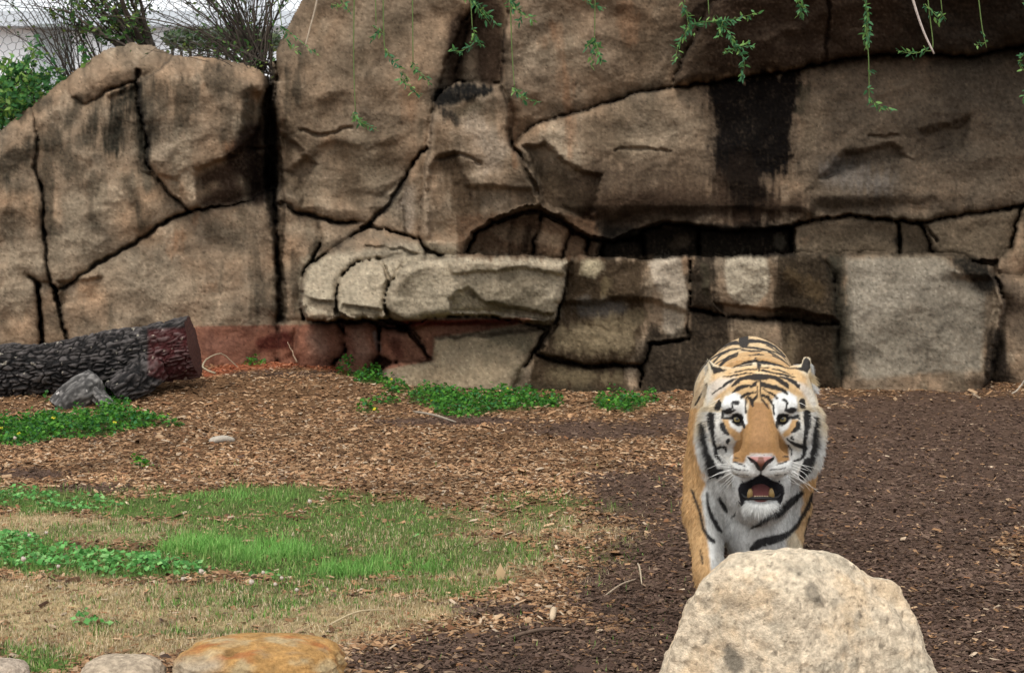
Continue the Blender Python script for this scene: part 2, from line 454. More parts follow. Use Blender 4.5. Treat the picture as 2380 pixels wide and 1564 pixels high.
# facets read from the photograph
plane_cut([(596,300),(560,345),(500,372),(450,402),(456,486),(540,478),(640,440),(640,180),(610,220)], .28, 10, .20, .10)
plane_cut([(240,225),(300,200),(330,190),(322,240),(250,260)], .08, 14)
plane_cut([(330,395),(420,410),(440,480),(380,440)], .06, 12)
plane_cut([(130,650),(240,640),(215,700),(140,715)], .10, 10, 0, .1)
plane_cut([(660,400),(760,320),(860,340),(960,300),(980,380),(900,480),(700,480)], .10, 18, 0, .10)
plane_cut([(650,300),(740,380),(690,460),(650,440)], .10, 12)
plane_cut([(1215,340),(1270,330),(1320,380),(1400,410),(1380,520),(1260,480),(1240,400)], .16, 10, 0, .06)
plane_cut([(1250,480),(1330,462),(1420,470),(1500,445),(1600,455),(1700,440),(1800,462),(1880,480),(1900,520),(1560,520),(1420,560),(1340,530)], .03, 46, 0, .40)
plane_cut([(1960,350),(2080,330),(2120,370),(1900,420)], .12, 16, 0, .12)
plane_cut([(2130,300),(2260,270),(2240,350),(2130,390)], .10, 20)
plane_cut([(1880,440),(2100,450),(2200,440),(2200,490),(2050,505),(1880,508)], .05, 30, 0, .25)
plane_cut([(1010,360),(1060,350),(1090,430),(1240,440),(1250,478),(1150,500),(1080,560),(1000,560),(985,450)], .08, 12)
plane_cut([(1040,600),(1190,600),(1330,600),(1330,640),(1200,625),(1050,640)], -.05, 8)
plane_cut([(1040,690),(1090,660),(1130,700),(1200,715),(1290,725),(1280,745),(1050,731)], .10, 8, 0, .15)
plane_cut([(700,690),(740,690),(780,700),(782,742),(720,738)], .10, 6, 0, .2)
plane_cut([(795,705),(885,720),(885,745),(840,746),(792,728)], .10, 6, 0, .2)
plane_cut([(1660,705),(1800,715),(1940,730),(1948,752),(1680,740)], .12, 6, 0, .1)
plane_cut([(1290,700),(1500,690),(1600,720),(1600,790),(1500,800),(1320,760)], .08, 14, 0, 0)
plane_cut([(1000,835),(950,760),(1000,750),(1230,748),(1264,768),(1200,775),(1010,790)], .16, 10)
plane_cut([(2120,640),(2320,640),(2330,700),(2290,880),(2180,760)], .10, 20, .1, 0)
# cracks inside blocks
for pts, amp in (([(90,655,2),(93,720,2),(97,800,3)], .2), ([(1250,825,2),(1330,846,3),(1490,851,2)], .15),
                 ([(1188,330,2),(1215,380,2),(1245,450,3)], .15), ([(645,300,2),(652,470,5),(648,600,6),(655,740,5)], .2),
                 ([(1930,-60,1),(1925,60,2),(1915,140,1)], .08), ([(2130,512,1),(2180,560,1)], .1),
                 ([(2100,560,1),(2360,470,1)], .0), ([(640,345,2),(560,345,2)], .10), ([(700,300,1),(740,312,2),(820,300,1)], .06),
                 ([(1430,350,1),(1500,345,2),(1560,352,1)], .05), ([(2020,315,1),(2060,325,3),(2080,318,1)], .05),
                 ([(1010,370,1),(1070,362,3),(1120,378,1)], .06), ([(850,570,1),(920,580,2),(965,590,1)], .06),
                 ([(885,600,2),(905,655,3),(893,740,3)], .12)):
    dent(pts, amp, 5)
CRK = [[(80,300,1.5),(84,400,2.5),(102,480,2.5),(109,560,3),(108,610,3),(118,650,3.5),(142,720,4),(158,800,4)], [(132,672,2),(230,612,3),(310,567,4),(370,527,4),(440,488,3),(540,476,2),(625,444,2)],
       [(318,160,4),(325,250,4),(350,380,2.5),(382,440,2),(440,486,2)], [(90,655,2),(93,720,2),(97,800,2.5)], [(245,214,1),(290,197,1),(330,181,1),(372,159,1),(405,130,1)],
       [(990,345,3),(937,420,4),(907,480,4),(862,517,5),(835,530,3)], [(1215,312,1.5),(1240,290,2),(1330,266,3),(1400,242,3),(1480,217,3),(1567,204,3),(1720,182,4),(1850,162,4),(1950,137,3),(2100,121,3),(2250,130,4),(2380,105,4)],
       [(655,470,2),(690,492,4),(740,508,4),(822,512,3)], [(1655,10,1.5),(1603,110,1.5),(1567,204,3)]]
cdist = np.min([seg_dist(wx, wy, c_) for c_ in CRK], 0) + 1.3 + 1.4 * noise3(X / 20, Y / 20, 0, 13)
depth = depth + .11 * (1 - sstep(-1, 3.5, cdist))
# the deep crevice between the outcrop and the cliff
cre = [(626,165,3),(630,300,8),(631,420,8),(636,520,2),(645,640,1),(650,745,2)]
dent(cre[:4], .36, 10); dent(cre[3:], .10, 6); dent([(600,235,8),(606,300,18),(612,430,18)], .30, 34); dent([(660,300,2),(655,420,6)], .16, 26)
# silhouette: the outcrop rolls back to its top
te = top_edge(X) + 4 * noise3(X / 30, 0, 0, 71) + 2 * noise3(X / 10, 0, 0, 72)
above = te - Y
left = X < 632
roll = np.clip(1 - (Y - te) / 70, 0, 1)
depth = depth + np.where(left, .7 * (1 - np.sqrt(1 - np.clip(roll, 0, 1) ** 2 * .98)), 0)
# edge of the tall cliff on the left
ce = np.interp(Y, [-420, 0, 60, 130, 200], [720, 700, 668, 632, 628]) + 4 * noise3(0, Y / 25, 0, 73)
roll2 = np.clip(1 - (X - ce) / 60, 0, 1)
depth = depth + np.where((X > 626) & (Y < 190), .6 * (1 - np.sqrt(1 - roll2 ** 2 * .98)), 0)
void = (left & (Y < te)) | ((X >= 632) & (X < ce) & (Y < 190)) | ((X < 640) & (Y < 140) & (Y < te))

sm_ = depth.copy()
for ax in (0, 1):
    sm_ = .5 * sm_ + .25 * (np.roll(sm_, 1, ax) + np.roll(sm_, -1, ax))
wb = .6 * (1 - sstep(3, 9, EDT)) * (X > -6) * (X < 2386) * (Y > -6) * (Y < 966) * (~void)
depth = depth * (1 - wb) + sm_ * wb
# ---- colour: bare cement-sandstone with algae, soot, rust and pale washes, plus painted shade and red reflection
base = np.array([.220, .158, .100])
c1 = fbm(X / 130, Y / 130, 0, 4, 101)[..., None]
c2 = fbm(X / 35, Y / 35, 0, 4, 111)[..., None]
c3 = fbm(X / 9, Y / 9, 0, 3, 121)[..., None]
rc = base * (1 + .45 * c1 + .42 * c2 + .30 * c3).clip(.2, 3)
rc = rc * (1 + .16 * c1 * np.array([1.0, 0, -1.0]))
streak = fbm(X / 14, Y / 90, 0, 4, 131)
blotch = fbm(X / 26, Y / 26, 0, 4, 141)
fine = fbm(X / 6, Y / 8, 0, 3, 151)
drip = fbm(X / 30, Y / 190, 0, 4, 161)
# natural weathering: olive-black drips, brown blotches, pale lime washes
def wash(m, col):
    global rc
    m = np.clip(m, 0, 1)[..., None]; rc = rc * (1 - m) + np.array(col) * (1 + .4 * c3) * m
wash(sstep(.12, .55, drip + .25 * fine) * .45, (.075, .062, .040))
wash(sstep(.10, .60, fbm(X / 75, Y / 60, 0, 4, 171) + .2 * fine) * .50, (.110, .070, .038))
wash(sstep(.15, .60, fbm(X / 60, Y / 80, 0, 4, 172) + .2 * fine) * .55, (.300, .235, .160))
def paint(pts, col, amt=1.0, soft=10, rag=14, streaky=.5, poly=False):
    global rc
    d = poly_sd(X, Y, pts) if poly else seg_dist(X, Y, pts)
    d = d + rag * (streaky * streak * 1.6 + (1 - streaky) * blotch * 1.5 + .45 * fine)
    m = (1 - sstep(-soft, soft, d)) * amt
    m = (m * np.clip(1.05 + .35 * fine + .2 * blotch, .3, 1.4)).clip(0, 1)[..., None]
    rc = rc * (1 - m) + np.array(col) * (1 + .40 * c3 + .25 * c2) * m
BLK, BRN, GRY, PALE, RUST, CREAM, OLV = (.012,.010,.009), (.050,.030,.017), (.09,.08,.06), (.29,.245,.18), (.36,.15,.045), (.34,.27,.175), (.045,.042,.026)
# block tones, some with the shade of leaning or recessed rock painted in
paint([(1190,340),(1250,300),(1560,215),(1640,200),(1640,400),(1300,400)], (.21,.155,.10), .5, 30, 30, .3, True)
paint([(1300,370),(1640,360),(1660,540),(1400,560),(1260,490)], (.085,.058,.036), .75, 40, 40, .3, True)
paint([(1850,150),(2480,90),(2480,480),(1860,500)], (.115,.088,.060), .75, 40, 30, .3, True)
paint([(1600,-100),(2500,-100),(2500,100),(2250,125),(1850,158),(1570,200)], (.050,.032,.020), .93, 16, 20, .3, True)  # brown stain, and the forward-leaning slab's shade painted with it
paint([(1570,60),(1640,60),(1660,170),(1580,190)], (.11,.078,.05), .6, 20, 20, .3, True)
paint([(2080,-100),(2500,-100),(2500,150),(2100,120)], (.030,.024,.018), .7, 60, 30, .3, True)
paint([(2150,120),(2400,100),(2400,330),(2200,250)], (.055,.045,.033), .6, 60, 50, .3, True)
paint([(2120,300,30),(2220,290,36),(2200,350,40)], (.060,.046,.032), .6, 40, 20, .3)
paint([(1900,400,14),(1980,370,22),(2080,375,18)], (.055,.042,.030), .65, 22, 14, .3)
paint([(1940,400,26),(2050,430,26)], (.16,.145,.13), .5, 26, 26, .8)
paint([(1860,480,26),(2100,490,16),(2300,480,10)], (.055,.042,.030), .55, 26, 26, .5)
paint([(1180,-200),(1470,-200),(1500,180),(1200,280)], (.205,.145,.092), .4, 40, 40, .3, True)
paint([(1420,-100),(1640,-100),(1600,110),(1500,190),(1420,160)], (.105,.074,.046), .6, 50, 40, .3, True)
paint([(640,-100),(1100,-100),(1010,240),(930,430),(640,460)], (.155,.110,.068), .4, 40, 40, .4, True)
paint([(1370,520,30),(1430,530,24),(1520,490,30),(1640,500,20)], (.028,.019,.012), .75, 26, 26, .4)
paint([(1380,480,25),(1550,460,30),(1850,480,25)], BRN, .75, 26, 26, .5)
paint([(1070,60,30),(1055,180,16)], (.050,.032,.020), .95, 12, 8, .3)  # recessed column, its shadow painted as dark brown
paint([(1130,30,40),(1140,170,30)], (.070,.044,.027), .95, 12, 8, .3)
# brown shading painted on the flanks of the cliff face
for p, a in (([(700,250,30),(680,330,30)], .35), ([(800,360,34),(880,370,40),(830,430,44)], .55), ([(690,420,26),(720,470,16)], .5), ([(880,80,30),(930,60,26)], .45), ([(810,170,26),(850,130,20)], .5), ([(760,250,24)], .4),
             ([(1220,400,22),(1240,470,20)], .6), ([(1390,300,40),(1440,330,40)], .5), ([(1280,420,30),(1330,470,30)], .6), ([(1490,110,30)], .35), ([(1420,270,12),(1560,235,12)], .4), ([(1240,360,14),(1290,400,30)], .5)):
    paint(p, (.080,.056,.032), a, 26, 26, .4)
# soot-black wash on the middle slab
paint([(1635,190),(1860,160),(1872,240),(1850,300),(1850,380),(1810,440),(1790,530),(1690,530),(1640,420),(1640,300)], (.060,.042,.028), .6, 22, 26, .7, True)
paint([(1640,196),(1720,183),(1850,163),(1858,205),(1850,250),(1838,290),(1830,330),(1842,365),(1824,395),(1785,420),(1690,416),(1662,385),(1655,340),(1665,300),(1655,240)], (.011,.0085,.0070), .97, 9, 24, .45, True)
paint([(1720,400,46),(1745,450,44),(1745,530,34)], (.018,.012,.008), .92, 14, 24, .9)
paint([(1670,420,12),(1690,520,20),(1800,480,16)], BRN, .7, 14, 22, .8)
paint([(1870,210,12),(1860,260,10)], OLV, .6, 10, 12, .6)
paint([(1880,330,20),(1900,250,26)], (.20,.150,.095), .5, 20, 14, .4)
# pinnacle
paint([(1030,228,20),(1075,215,22),(1140,210,12)], (.016,.015,.013), .97, 7, 12, .85)
paint([(1035,262,12),(1060,280,12)], (.022,.019,.015), .85, 8, 12, .9)
paint([(1070,262,14),(1110,250,14)], OLV, .5, 10, 10, .9)
paint([(1030,330,20),(1060,400,26),(1080,480,30)], (.080,.052,.028), .8, 18, 20, .8)
paint([(1100,290,26),(1150,350,30),(1130,400,14)], (.27,.215,.155), .75, 18, 16, .4)
paint([(1200,430,20),(1225,470,14),(1100,520,14)], (.09,.065,.042), .6, 16, 16, .5)
paint([(1010,270,8),(1000,320,8),(992,420,9),(990,540,12)], (.26,.195,.13), .7, 8, 6, .5)
paint([(930,480,8),(955,440,8),(950,530,10)], (.25,.20,.15), .6, 8, 6, .5)
# left outcrop streaks
for p, a in (([(240,215,10),(200,330,16)], .85), ([(285,222,20),(262,340,22)], .95), ([(322,200,12),(330,330,16),(345,430,12)], .95), ([(180,235,10),(150,300,10)], .7),
             ([(340,190,20),(355,330,10)], .6), ([(430,215,34),(420,300,14)], .7), ([(500,180,36),(560,210,24)], .6), ([(370,200,16),(380,250,14)], .6),
             ([(585,250,24),(570,330,18)], .7), ([(530,260,16),(520,330,12)], .5), ([(10,390,30),(90,330,14)], .75), ([(120,320,26),(170,400,22)], .65), ([(230,420,22),(210,520,18)], .6),
             ([(300,420,10),(330,520,16)], .65), ([(110,340,14),(110,480,14),(130,600,12)], .7), ([(700,110,10),(690,230,8)], .6), ([(675,170,6),(672,260,5)], .8), ([(1185,100,4),(1180,300,5)], .5),
             ([(20,500,20),(30,640,10)], .5), ([(50,270,10),(110,235,10)], .7), ([(640,100,8),(640,170,8)], .5), ([(0,420,14),(40,440,14)], .6), ([(600,590,16),(600,720,14)], .5), ([(230,620,8),(140,660,10)], .5),
             ([(160,500,14),(170,560,10)], .5), ([(500,540,24),(560,560,24)], .4), ([(690,600,14),(690,720,10)], .6), ([(740,570,14),(720,610,10)], .6)):
    paint(p, (.034,.031,.022), a * .9, 12, 16, .8)
paint([(590,310,26),(560,370,40),(610,400,40),(600,450,26)], (.030,.018,.012), .92, 12, 10, .3)  # underside facet and recess by the crevice, shade painted dark
paint([(470,420,16),(520,400,18),(540,450,26),(480,470,14)], (.060,.036,.023), .85, 12, 10, .3)
for p, a in (([(200,600,50),(60,600,40)], .45), ([(250,470,40)], .55), ([(420,340,22),(430,400,22),(450,450,8)], .75), ([(300,650,60),(480,700,60)], .35), ([(30,700,40),(20,590,20)], .55), ([(750,440,40)], .35), ([(1295,320,30),(1330,370,26)], .8), ([(1240,120,30),(1340,120,40)], .45),
             ([(170,470,24),(180,540,30)], .5), ([(880,420,30),(820,300,24)], .35), ([(760,540,14),(680,530,12)], .5), ([(860,30,40),(820,80,20)], .3), ([(1480,330,30),(1580,290,40)], .35), ([(330,420,20)], .4), ([(390,690,50)], .4)):
    paint(p, (.31,.245,.165), a, 22, 24, .4)
# rust
for p, a in (([(1285,60,8),(1310,150,12),(1322,260,10),(1326,360,7)], .75), ([(1265,100,10)], .5), ([(1190,240,6),(1195,380,8)], .6), ([(415,545,10),(400,590,10)], .7), ([(495,665,11)], .8), ([(530,340,9)], .7), ([(450,515,8)], .6), ([(450,490,6)], .6),
             ([(960,190,24),(950,270,14)], .45), ([(1455,20,22),(1465,90,16)], .55), ([(1870,560,12)], .8), ([(760,330,14)], .3), ([(640,735,10)], .6)):
    paint(p, (.26,.125,.050), a * .55, 12, 16, .7)
# the ledge
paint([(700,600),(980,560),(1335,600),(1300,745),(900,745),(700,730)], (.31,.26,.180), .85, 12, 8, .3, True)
paint([(870,545,14),(950,580,12),(850,590,10)], (.17,.14,.10), .6, 12, 10, .3)
paint([(1170,640,12),(1260,640,22),(1150,685,8),(1250,690,14)], (.15,.12,.078), .65, 14, 12, .3)
paint([(1090,680,10),(1180,715,14),(1290,725,12)], (.10,.078,.05), .6, 10, 10, .3)  # undersides of the ledge blocks, shade painted as darker rock
paint([(720,700,10),(770,715,12)], (.09,.065,.04), .7, 8, 8, .3); paint([(810,715,8),(870,725,8)], (.10,.078,.045), .7, 8, 8, .3)
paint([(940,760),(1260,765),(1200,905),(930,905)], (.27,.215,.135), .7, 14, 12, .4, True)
paint([(1150,780,20),(1220,800,20)], (.11,.095,.06), .6, 12, 14, .5)
paint([(1318,600),(1500,600),(1500,760),(1440,940),(1210,940),(1240,830),(1305,740)], (.060,.040,.021), .93, 10, 20, .6, True)
paint([(1375,622,24)], (.30,.25,.155), .85, 9, 12, .5)
paint([(1410,660,14),(1400,690,8)], (.16,.12,.06), .6, 9, 14, .7)
paint([(1548,620,36),(1572,690,28),(1565,760,24)], (.32,.265,.195), .97, 7, 9, .3)
paint([(1360,715,24),(1440,720,20)], (.085,.075,.065), .7, 12, 14, .4)
paint([(1440,790,34),(1320,790,30),(1480,740,20)], (.19,.145,.082), .8, 12, 18, .6)
paint([(1350,880,26),(1290,870,20),(1440,880,14)], (.15,.115,.062), .7, 14, 22, .7)
paint([(1515,755),(1560,778),(1603,760),(1603,596),(1662,594),(1660,690),(1700,745),(1708,900),(1600,1010),(1490,1010),(1478,840)], (.042,.031,.020), .92, 10, 18, .6, True)
paint([(1640,620,10),(1640,680,8)], (.06,.05,.03), .7, 6, 14, .4)
paint([(1738,655,52),(1735,625,50)], (.33,.28,.20), .98, 6, 6, .3)
paint([(1802,588),(1945,592),(1968,760),(1948,960),(1850,960),(1800,720)], (.042,.030,.017), .93, 9, 14, .5, True)
paint([(1840,640,14),(1900,680,20)], (.085,.055,.022), .6, 14, 24, .4)
paint([(1750,765,34),(1745,830,34)], (.19,.14,.088), .92, 8, 8, .5)
paint([(1840,790,18),(1830,850,20)], (.13,.095,.055), .8, 12, 16, .7)
paint([(1880,830,26),(1900,880,30)], (.045,.030,.016), .8, 14, 18, .7)
paint([(1965,600),(2180,592),(2290,680),(2285,860),(2000,880),(1965,780)], (.205,.175,.130), .92, 10, 8, .3, True)
paint([(2030,640,30),(2010,720,30),(2160,660,30)], (.27,.235,.18), .6, 30, 24, .5)
paint([(2230,600,18),(2290,650,30)], (.026,.022,.016), .95, 12, 16, .4)
paint([(2080,640,20),(2200,720,30),(2120,800,40)], (.14,.118,.088), .5, 30, 24, .3)
paint([(2310,780,20),(2320,880,34)], (.032,.024,.017), .9, 10, 12, .4)
paint([(1945,600,18),(1957,720,18),(1962,860,22)], (.045,.040,.027), .8, 12, 14, .5)
paint([(2340,660,20),(2380,760,40)], (.09,.066,.045), .7, 16, 16, .4)
# the stones in the joint
paint([(1060,500),(1380,500),(1400,600),(1060,600)], (.115,.066,.034), .8, 10, 12, .6, True)
paint([(1400,530),(1845,520),(1845,598),(1400,598)], (.026,.020,.014), .96, 8, 8, .4, True)
paint([(1590,560,16),(1560,565,10)], (.09,.065,.04), .6, 8, 12, .4)
paint([(1815,560,18)], (.12,.10,.07), .8, 7, 8, .4)
paint([(1850,520),(2380,480),(2340,600),(1850,590)], (.13,.098,.062), .8, 10, 10, .4, True)
paint([(2085,560,8)], BLK, .8, 6, 4, .4)
paint([(1160,540,16),(1290,560,16)], (.20,.14,.085), .7, 8, 8, .4)
paint([(1230,530,8),(1220,580,10)], (.03,.018,.01), .85, 8, 10, .6)
# darker foot of the wall; red glass reflection painted as colour low on the left
paint([(1200,905,16),(1500,925,20)], (.05,.04,.024), .6, 12, 14, .5)
redm = (1 - sstep(-4, 3, poly_sd(X, Y, [(440,758),(700,754),(960,744),(1232,738),(1240,748),(1120,770),(1010,785),(1005,838),(880,862),(440,870)]) + 3 * fine))[..., None] * .85
rc = rc * (1 - redm) + (rc * np.array((.72, .44, .38)) + np.array((.036, .005, .004))) * redm
paint([(735,785,20),(745,810,14)], (.25,.145,.10), .85, 16, 8, .5); paint([(830,780,18),(845,815,18)], (.23,.13,.088), .85, 16, 8, .5); paint([(540,800,20),(480,800,14)], (.15,.07,.045), .6, 20, 10, .5); paint([(965,780,4),(990,820,4)], (.28,.16,.10), .8, 5, 4, .6)
paint([(872,775,5),(880,810,5)], (.34,.27,.24), .7, 5, 4, .7)
paint([(940,752,7),(1200,745,5)], (.125,.012,.008), .85, 6, 3, .3)
paint([(660,790,22),(610,800,16)], (.075,.016,.010), .85, 8, 6, .3)
paint([(920,800,14),(930,825,10)], (.07,.022,.014), .7, 8, 6, .3)
jm = (np.exp(-(EDT / (1.6 + 2.2 * gn)) ** 2) * (.45 + .5 * gn) + hole_d * .15).clip(0, .9)[..., None]
rc = rc * (1 - jm) + np.array((.018, .014, .011)) * jm
ck = ((1 - sstep(-1.5, 3, cdist)) * .75)[..., None]
rc = rc * (1 - ck) + np.array((.016, .014, .012)) * ck
crm = np.maximum((1 - sstep(-2, 20, seg_dist(X, Y, cre[:4]) + 8 * fine)) * .8, (1 - sstep(-1, 9, seg_dist(X, Y, cre[3:]) + 4 * fine)) * .7)[..., None]  # shade of the crevice painted into the rock colour
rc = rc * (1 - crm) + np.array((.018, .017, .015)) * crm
pits = (fbm(X / 5, Y / 5, 0, 2, 181) > .55)[..., None]
rc = np.where(pits, rc * .62, rc)
flecks = (fbm(X / 5.5 + 40, Y / 5.5, 0, 2, 191) > .58)[..., None]
rc = np.where(flecks, rc * 1.3, rc)
rc = .190 * (rc.clip(.003, 1) / .2) ** 1.22
lum = rc @ np.array((.3, .6, .1))
rc = (rc * .80 + lum[..., None] * .20 * np.array((1.03, 1.0, .96))).clip(.003, .55)

WALLP = at(X, Y, depth)
fidx = grid_faces(len(gx), len(gy))
vl = lab.ravel(); vv = void.ravel()
keep = ~vv[fidx].any(1)
fidx = fidx[keep]
flab = vl[fidx[:, 0]]
things = {"outcrop": ("rock_outcrop", "rounded tan rock outcrop with dark streaks and cracks, left of the deep crevice", "rock"),
          "cliff": ("rock_cliff", "tall brown rock cliff of big slabs with a black stain, above the ledge", "cliff"),
          "ledge": ("rock_ledge", "projecting pale ledge of blocky stained rocks along the foot of the cliff", "ledge")}
roots = {}
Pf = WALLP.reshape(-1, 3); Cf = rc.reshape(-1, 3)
for k, (nm, lb, ct) in things.items():
    cx = {"outcrop": -3.0, "cliff": 1.5, "ledge": 1.0}[k]
    roots[k] = tag(empty(nm, (cx, 13.0, 0)), lb, ct)
for i, b in enumerate(B):
    f = fidx[flab == i]
    if not len(f): continue
    u, inv = np.unique(f, return_inverse=True)
    r = roots[b[0]]
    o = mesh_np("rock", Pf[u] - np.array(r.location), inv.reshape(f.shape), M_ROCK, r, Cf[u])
def wall_depth(Xq, Yq):
    i = np.clip(np.searchsorted(gx, Xq), 0, len(gx) - 1); j = np.clip(np.searchsorted(gy, Yq), 0, len(gy) - 1)
    return depth[i, j]
# ------------------------------------------------------------------ ground
def ground_z(x, y):
    x = np.asarray(x, float); y = np.asarray(y, float)
    left = 1 - sstep(-1.6, -.4, x)
    z = left * .13 * sstep(10.2, 13.2, y) + (1 - left) * .05 * sstep(11.2, 13.0, y)
    z = z + .05 * np.exp(-((x + 1.7) / .9) ** 2 - ((y - 12.0) / .8) ** 2)
    far = sstep(16, 24, y)
    z = z + .035 * fbm(x * .7, y * .7, 0, 3, 201) + .012 * fbm(x * 4, y * 4, 0, 3, 211) * (1 - far)
    return z - .02
def rng_grid(a, b, step, ends):
    core = np.arange(a, b, step); lo, hi = ends
    L = a - np.geomspace(step * 2, a - lo, 16)[::-1]; H = b + np.geomspace(step * 2, hi - b, 16)
    return np.concatenate([L, core, H])
xs = rng_grid(-3.6, 4.4, .03, (-300, 300)); ys = rng_grid(3.4, 14.2, .03, (-60, 500))
GXw, GYw = np.meshgrid(xs, ys, indexing='ij')
GZw = ground_z(GXw, GYw)
fine_zone = (GXw > -4) & (GXw < 4.8) & (GYw > 3) & (GYw < 14.5)
GZw = GZw + np.where(fine_zone, .010 * fbm(GXw * 16, GYw * 16, 0, 3, 221), 0)

def blobs(Xp, Yp, L):
    s = np.zeros(np.shape(Xp))
    for cx, cy, rx, ry, w in L:
        s = np.maximum(s, w * np.exp(-(((Xp - cx) / rx) ** 2 + ((Yp - cy) / ry) ** 2)))
    return s
Z_GREEN = [(500,1175,260,35,1.0),(380,1190,200,22,.9),(620,1150,200,24,.9),(140,1170,170,26,1),(20,1155,120,26,1),(700,1240,320,60,1.0),(900,1220,260,50,.85),(560,1290,300,50,1.1),
           (760,1320,240,40,1.0),(950,1310,220,45,.8),(180,1300,280,40,1.1),(40,1270,160,35,1.1),(330,1320,200,32,1),(600,1370,300,22,.6),(950,1370,180,22,.6),
           (1150,1200,170,40,.45),(1100,1280,180,40,.6),(1230,1210,140,40,.5),(1250,1240,120,30,.3),(300,1450,260,14,.5),(760,1440,220,16,.4),(60,1520,110,28,.8),(1160,1350,60,14,.7),(820,1150,160,14,.6)]
Z_GREEN += [(1000,1290,330,60,.75),(1250,1180,230,40,.50),(900,1190,260,34,.75),(300,1240,320,30,.6),(600,1400,420,26,.6),(1350,1290,160,30,.35),(1050,1380,160,26,.5),(100,1460,200,20,.4),(450,1470,300,14,.6),(250,1390,300,22,.35),(600,1430,300,30,.45),(80,1545,130,30,.9)]
Z_BRIGHT = [(950,1320,180,26,.7),(1050,1300,100,16,.5),(470,1270,140,28,1),(620,1290,160,30,1),(800,1330,130,24,.9),(560,1160,170,20,.7)]
Z_CLOVER = [(20,1265,90,26,1.1),(110,1300,150,28,1.1),(300,1318,150,26,1.1),(60,1160,90,20,1),(190,1175,110,16,.9),(440,1330,80,16,.7),(620,1340,110,10,.5),(1020,1255,80,10,.4),(200,1450,120,9,.6)]
Z_DRY = [(100,1420,500,70,1.2),(600,1440,420,50,1.1),(850,1420,240,40,.9),(300,1500,420,34,.8),(700,1490,200,24,.7),(1100,1320,300,60,.6),(1300,1230,240,60,.45),(1050,1200,300,40,.4),(150,1400,350,45,1),(450,1400,300,45,1),(700,1420,260,40,.9),(950,1400,180,30,.5),(100,1220,200,26,1),(260,1235,220,30,.8),(600,1450,350,30,.7),(850,1250,260,60,.5),(1050,1260,220,60,.5),(150,1500,220,25,.5),(820,1360,160,26,.5)]
Z_WEED = [(265,952,46,12,1),(230,925,26,10,.8),(110,930,30,10,.7),(30,1010,110,30,1.1),(160,995,140,28,1.2),(290,982,110,22,1),(390,988,60,10,.7),(225,905,30,16,.9),(120,880,40,10,.5),(250,925,40,16,.8),(590,838,60,16,.9),(650,835,40,12,.8),
          (810,860,36,16,1),(860,880,50,16,1),(920,905,40,14,1),(1010,925,70,26,1.1),(1080,945,90,26,1.2),(1190,935,90,24,1.1),(1270,935,50,18,1),(1440,940,70,20,1.1),(1500,930,40,12,.9),(850,955,40,7,.8),(900,935,60,8,.8),(330,1085,50,6,.7),(1570,930,30,6,.5),(60,912,30,8,.8),(1120,578,30,7,.0)]
Z_DARK = [(1400,1540,500,90,1.2),(1000,1540,250,40,.9),(1150,1420,200,30,.6),(1500,1380,200,80,1),(1480,1150,170,90,.7),(1400,1000,220,26,.8),(1050,980,260,14,.7),(1900,1400,500,300,1.3),(2150,1100,330,190,1.3),(2300,970,240,50,1.2),(1950,1000,200,60,1.1),
          (80,1100,110,18,.7),(200,1140,150,12,.6),(650,870,200,14,.5),(860,870,70,10,.5),(2050,1500,500,200,1.3),(1560,980,80,30,.7)]
def zones(x, y, z=None):
    if z is None: z = ground_z(x, y)
    Xp, Yp = proj(np.stack([x, y, z], -1))
    n1 = fbm(x * 1.6, y * 1.6, 0, 3, 301); n2 = fbm(x * 7, y * 5, 0, 3, 311)
    r = n1 * .25 + n2 * .30
    Xq = Xp + 30 * n2; Yq = Yp + 8 * n1
    g = sstep(.14, .72, blobs(Xq, Yq, Z_GREEN) + r * .8)
    d = sstep(.22, .60, blobs(Xq, Yq, Z_DARK) + r * .5)
    dr = sstep(.12, .62, blobs(Xq, Yq, Z_DRY) + r * .6)
    br = sstep(.2, 1.0, blobs(Xq, Yq, Z_BRIGHT) + r * .7)
    cl = sstep(.3, .65, blobs(Xq, Yq, Z_CLOVER) + r * .5)
    we = sstep(.4, .7, blobs(Xp + 12 * n2, Yp + 5 * n2, Z_WEED) + r * .3)
    return dict(g=g, d=d, dry=dr, br=br, cl=cl, we=we, Xp=Xp, Yp=Yp, n1=n1, n2=n2)
zn = zones(GXw, GYw, GZw)
tan_c = np.array((.130, .072, .037)); dark_c = np.array((.088, .055, .038)); soil_g = np.array((.085, .115, .034)); dry_c = np.array((.36, .27, .145))
gc = np.broadcast_to(tan_c, GXw.shape + (3,)).copy()
for m, c in ((zn['d'], dark_c), (zn['dry'], dry_c), (zn['g'], soil_g), (zn['we'], soil_g * .7)):
    m = np.asarray(m)[..., None]; gc = gc * (1 - m) + c * m
gc *= (1 + .35 * fbm(GXw * 9, GYw * 9, 0, 3, 321) + .3 * fbm(GXw * 30, GYw * 30, 0, 2, 331))[..., None]
red = (1 - sstep(-3, 10, seg_dist(zn['Xp'], zn['Yp'], [(480,868,7),(560,850,8),(700,842,8),(800,858,6)])))[..., None] * .6  # the red reflection continued as colour on the soil
gc = gc * (1 - red) + np.array((.26, .06, .025)) * red
gnd = mesh_np("ground", np.stack([GXw, GYw, GZw], -1).reshape(-1, 3), grid_faces(len(xs), len(ys)), M_GROUND, None, gc.reshape(-1, 3).clip(.01, .6))
tag(gnd, "mulch and soil ground of the enclosure", None, None, "structure")

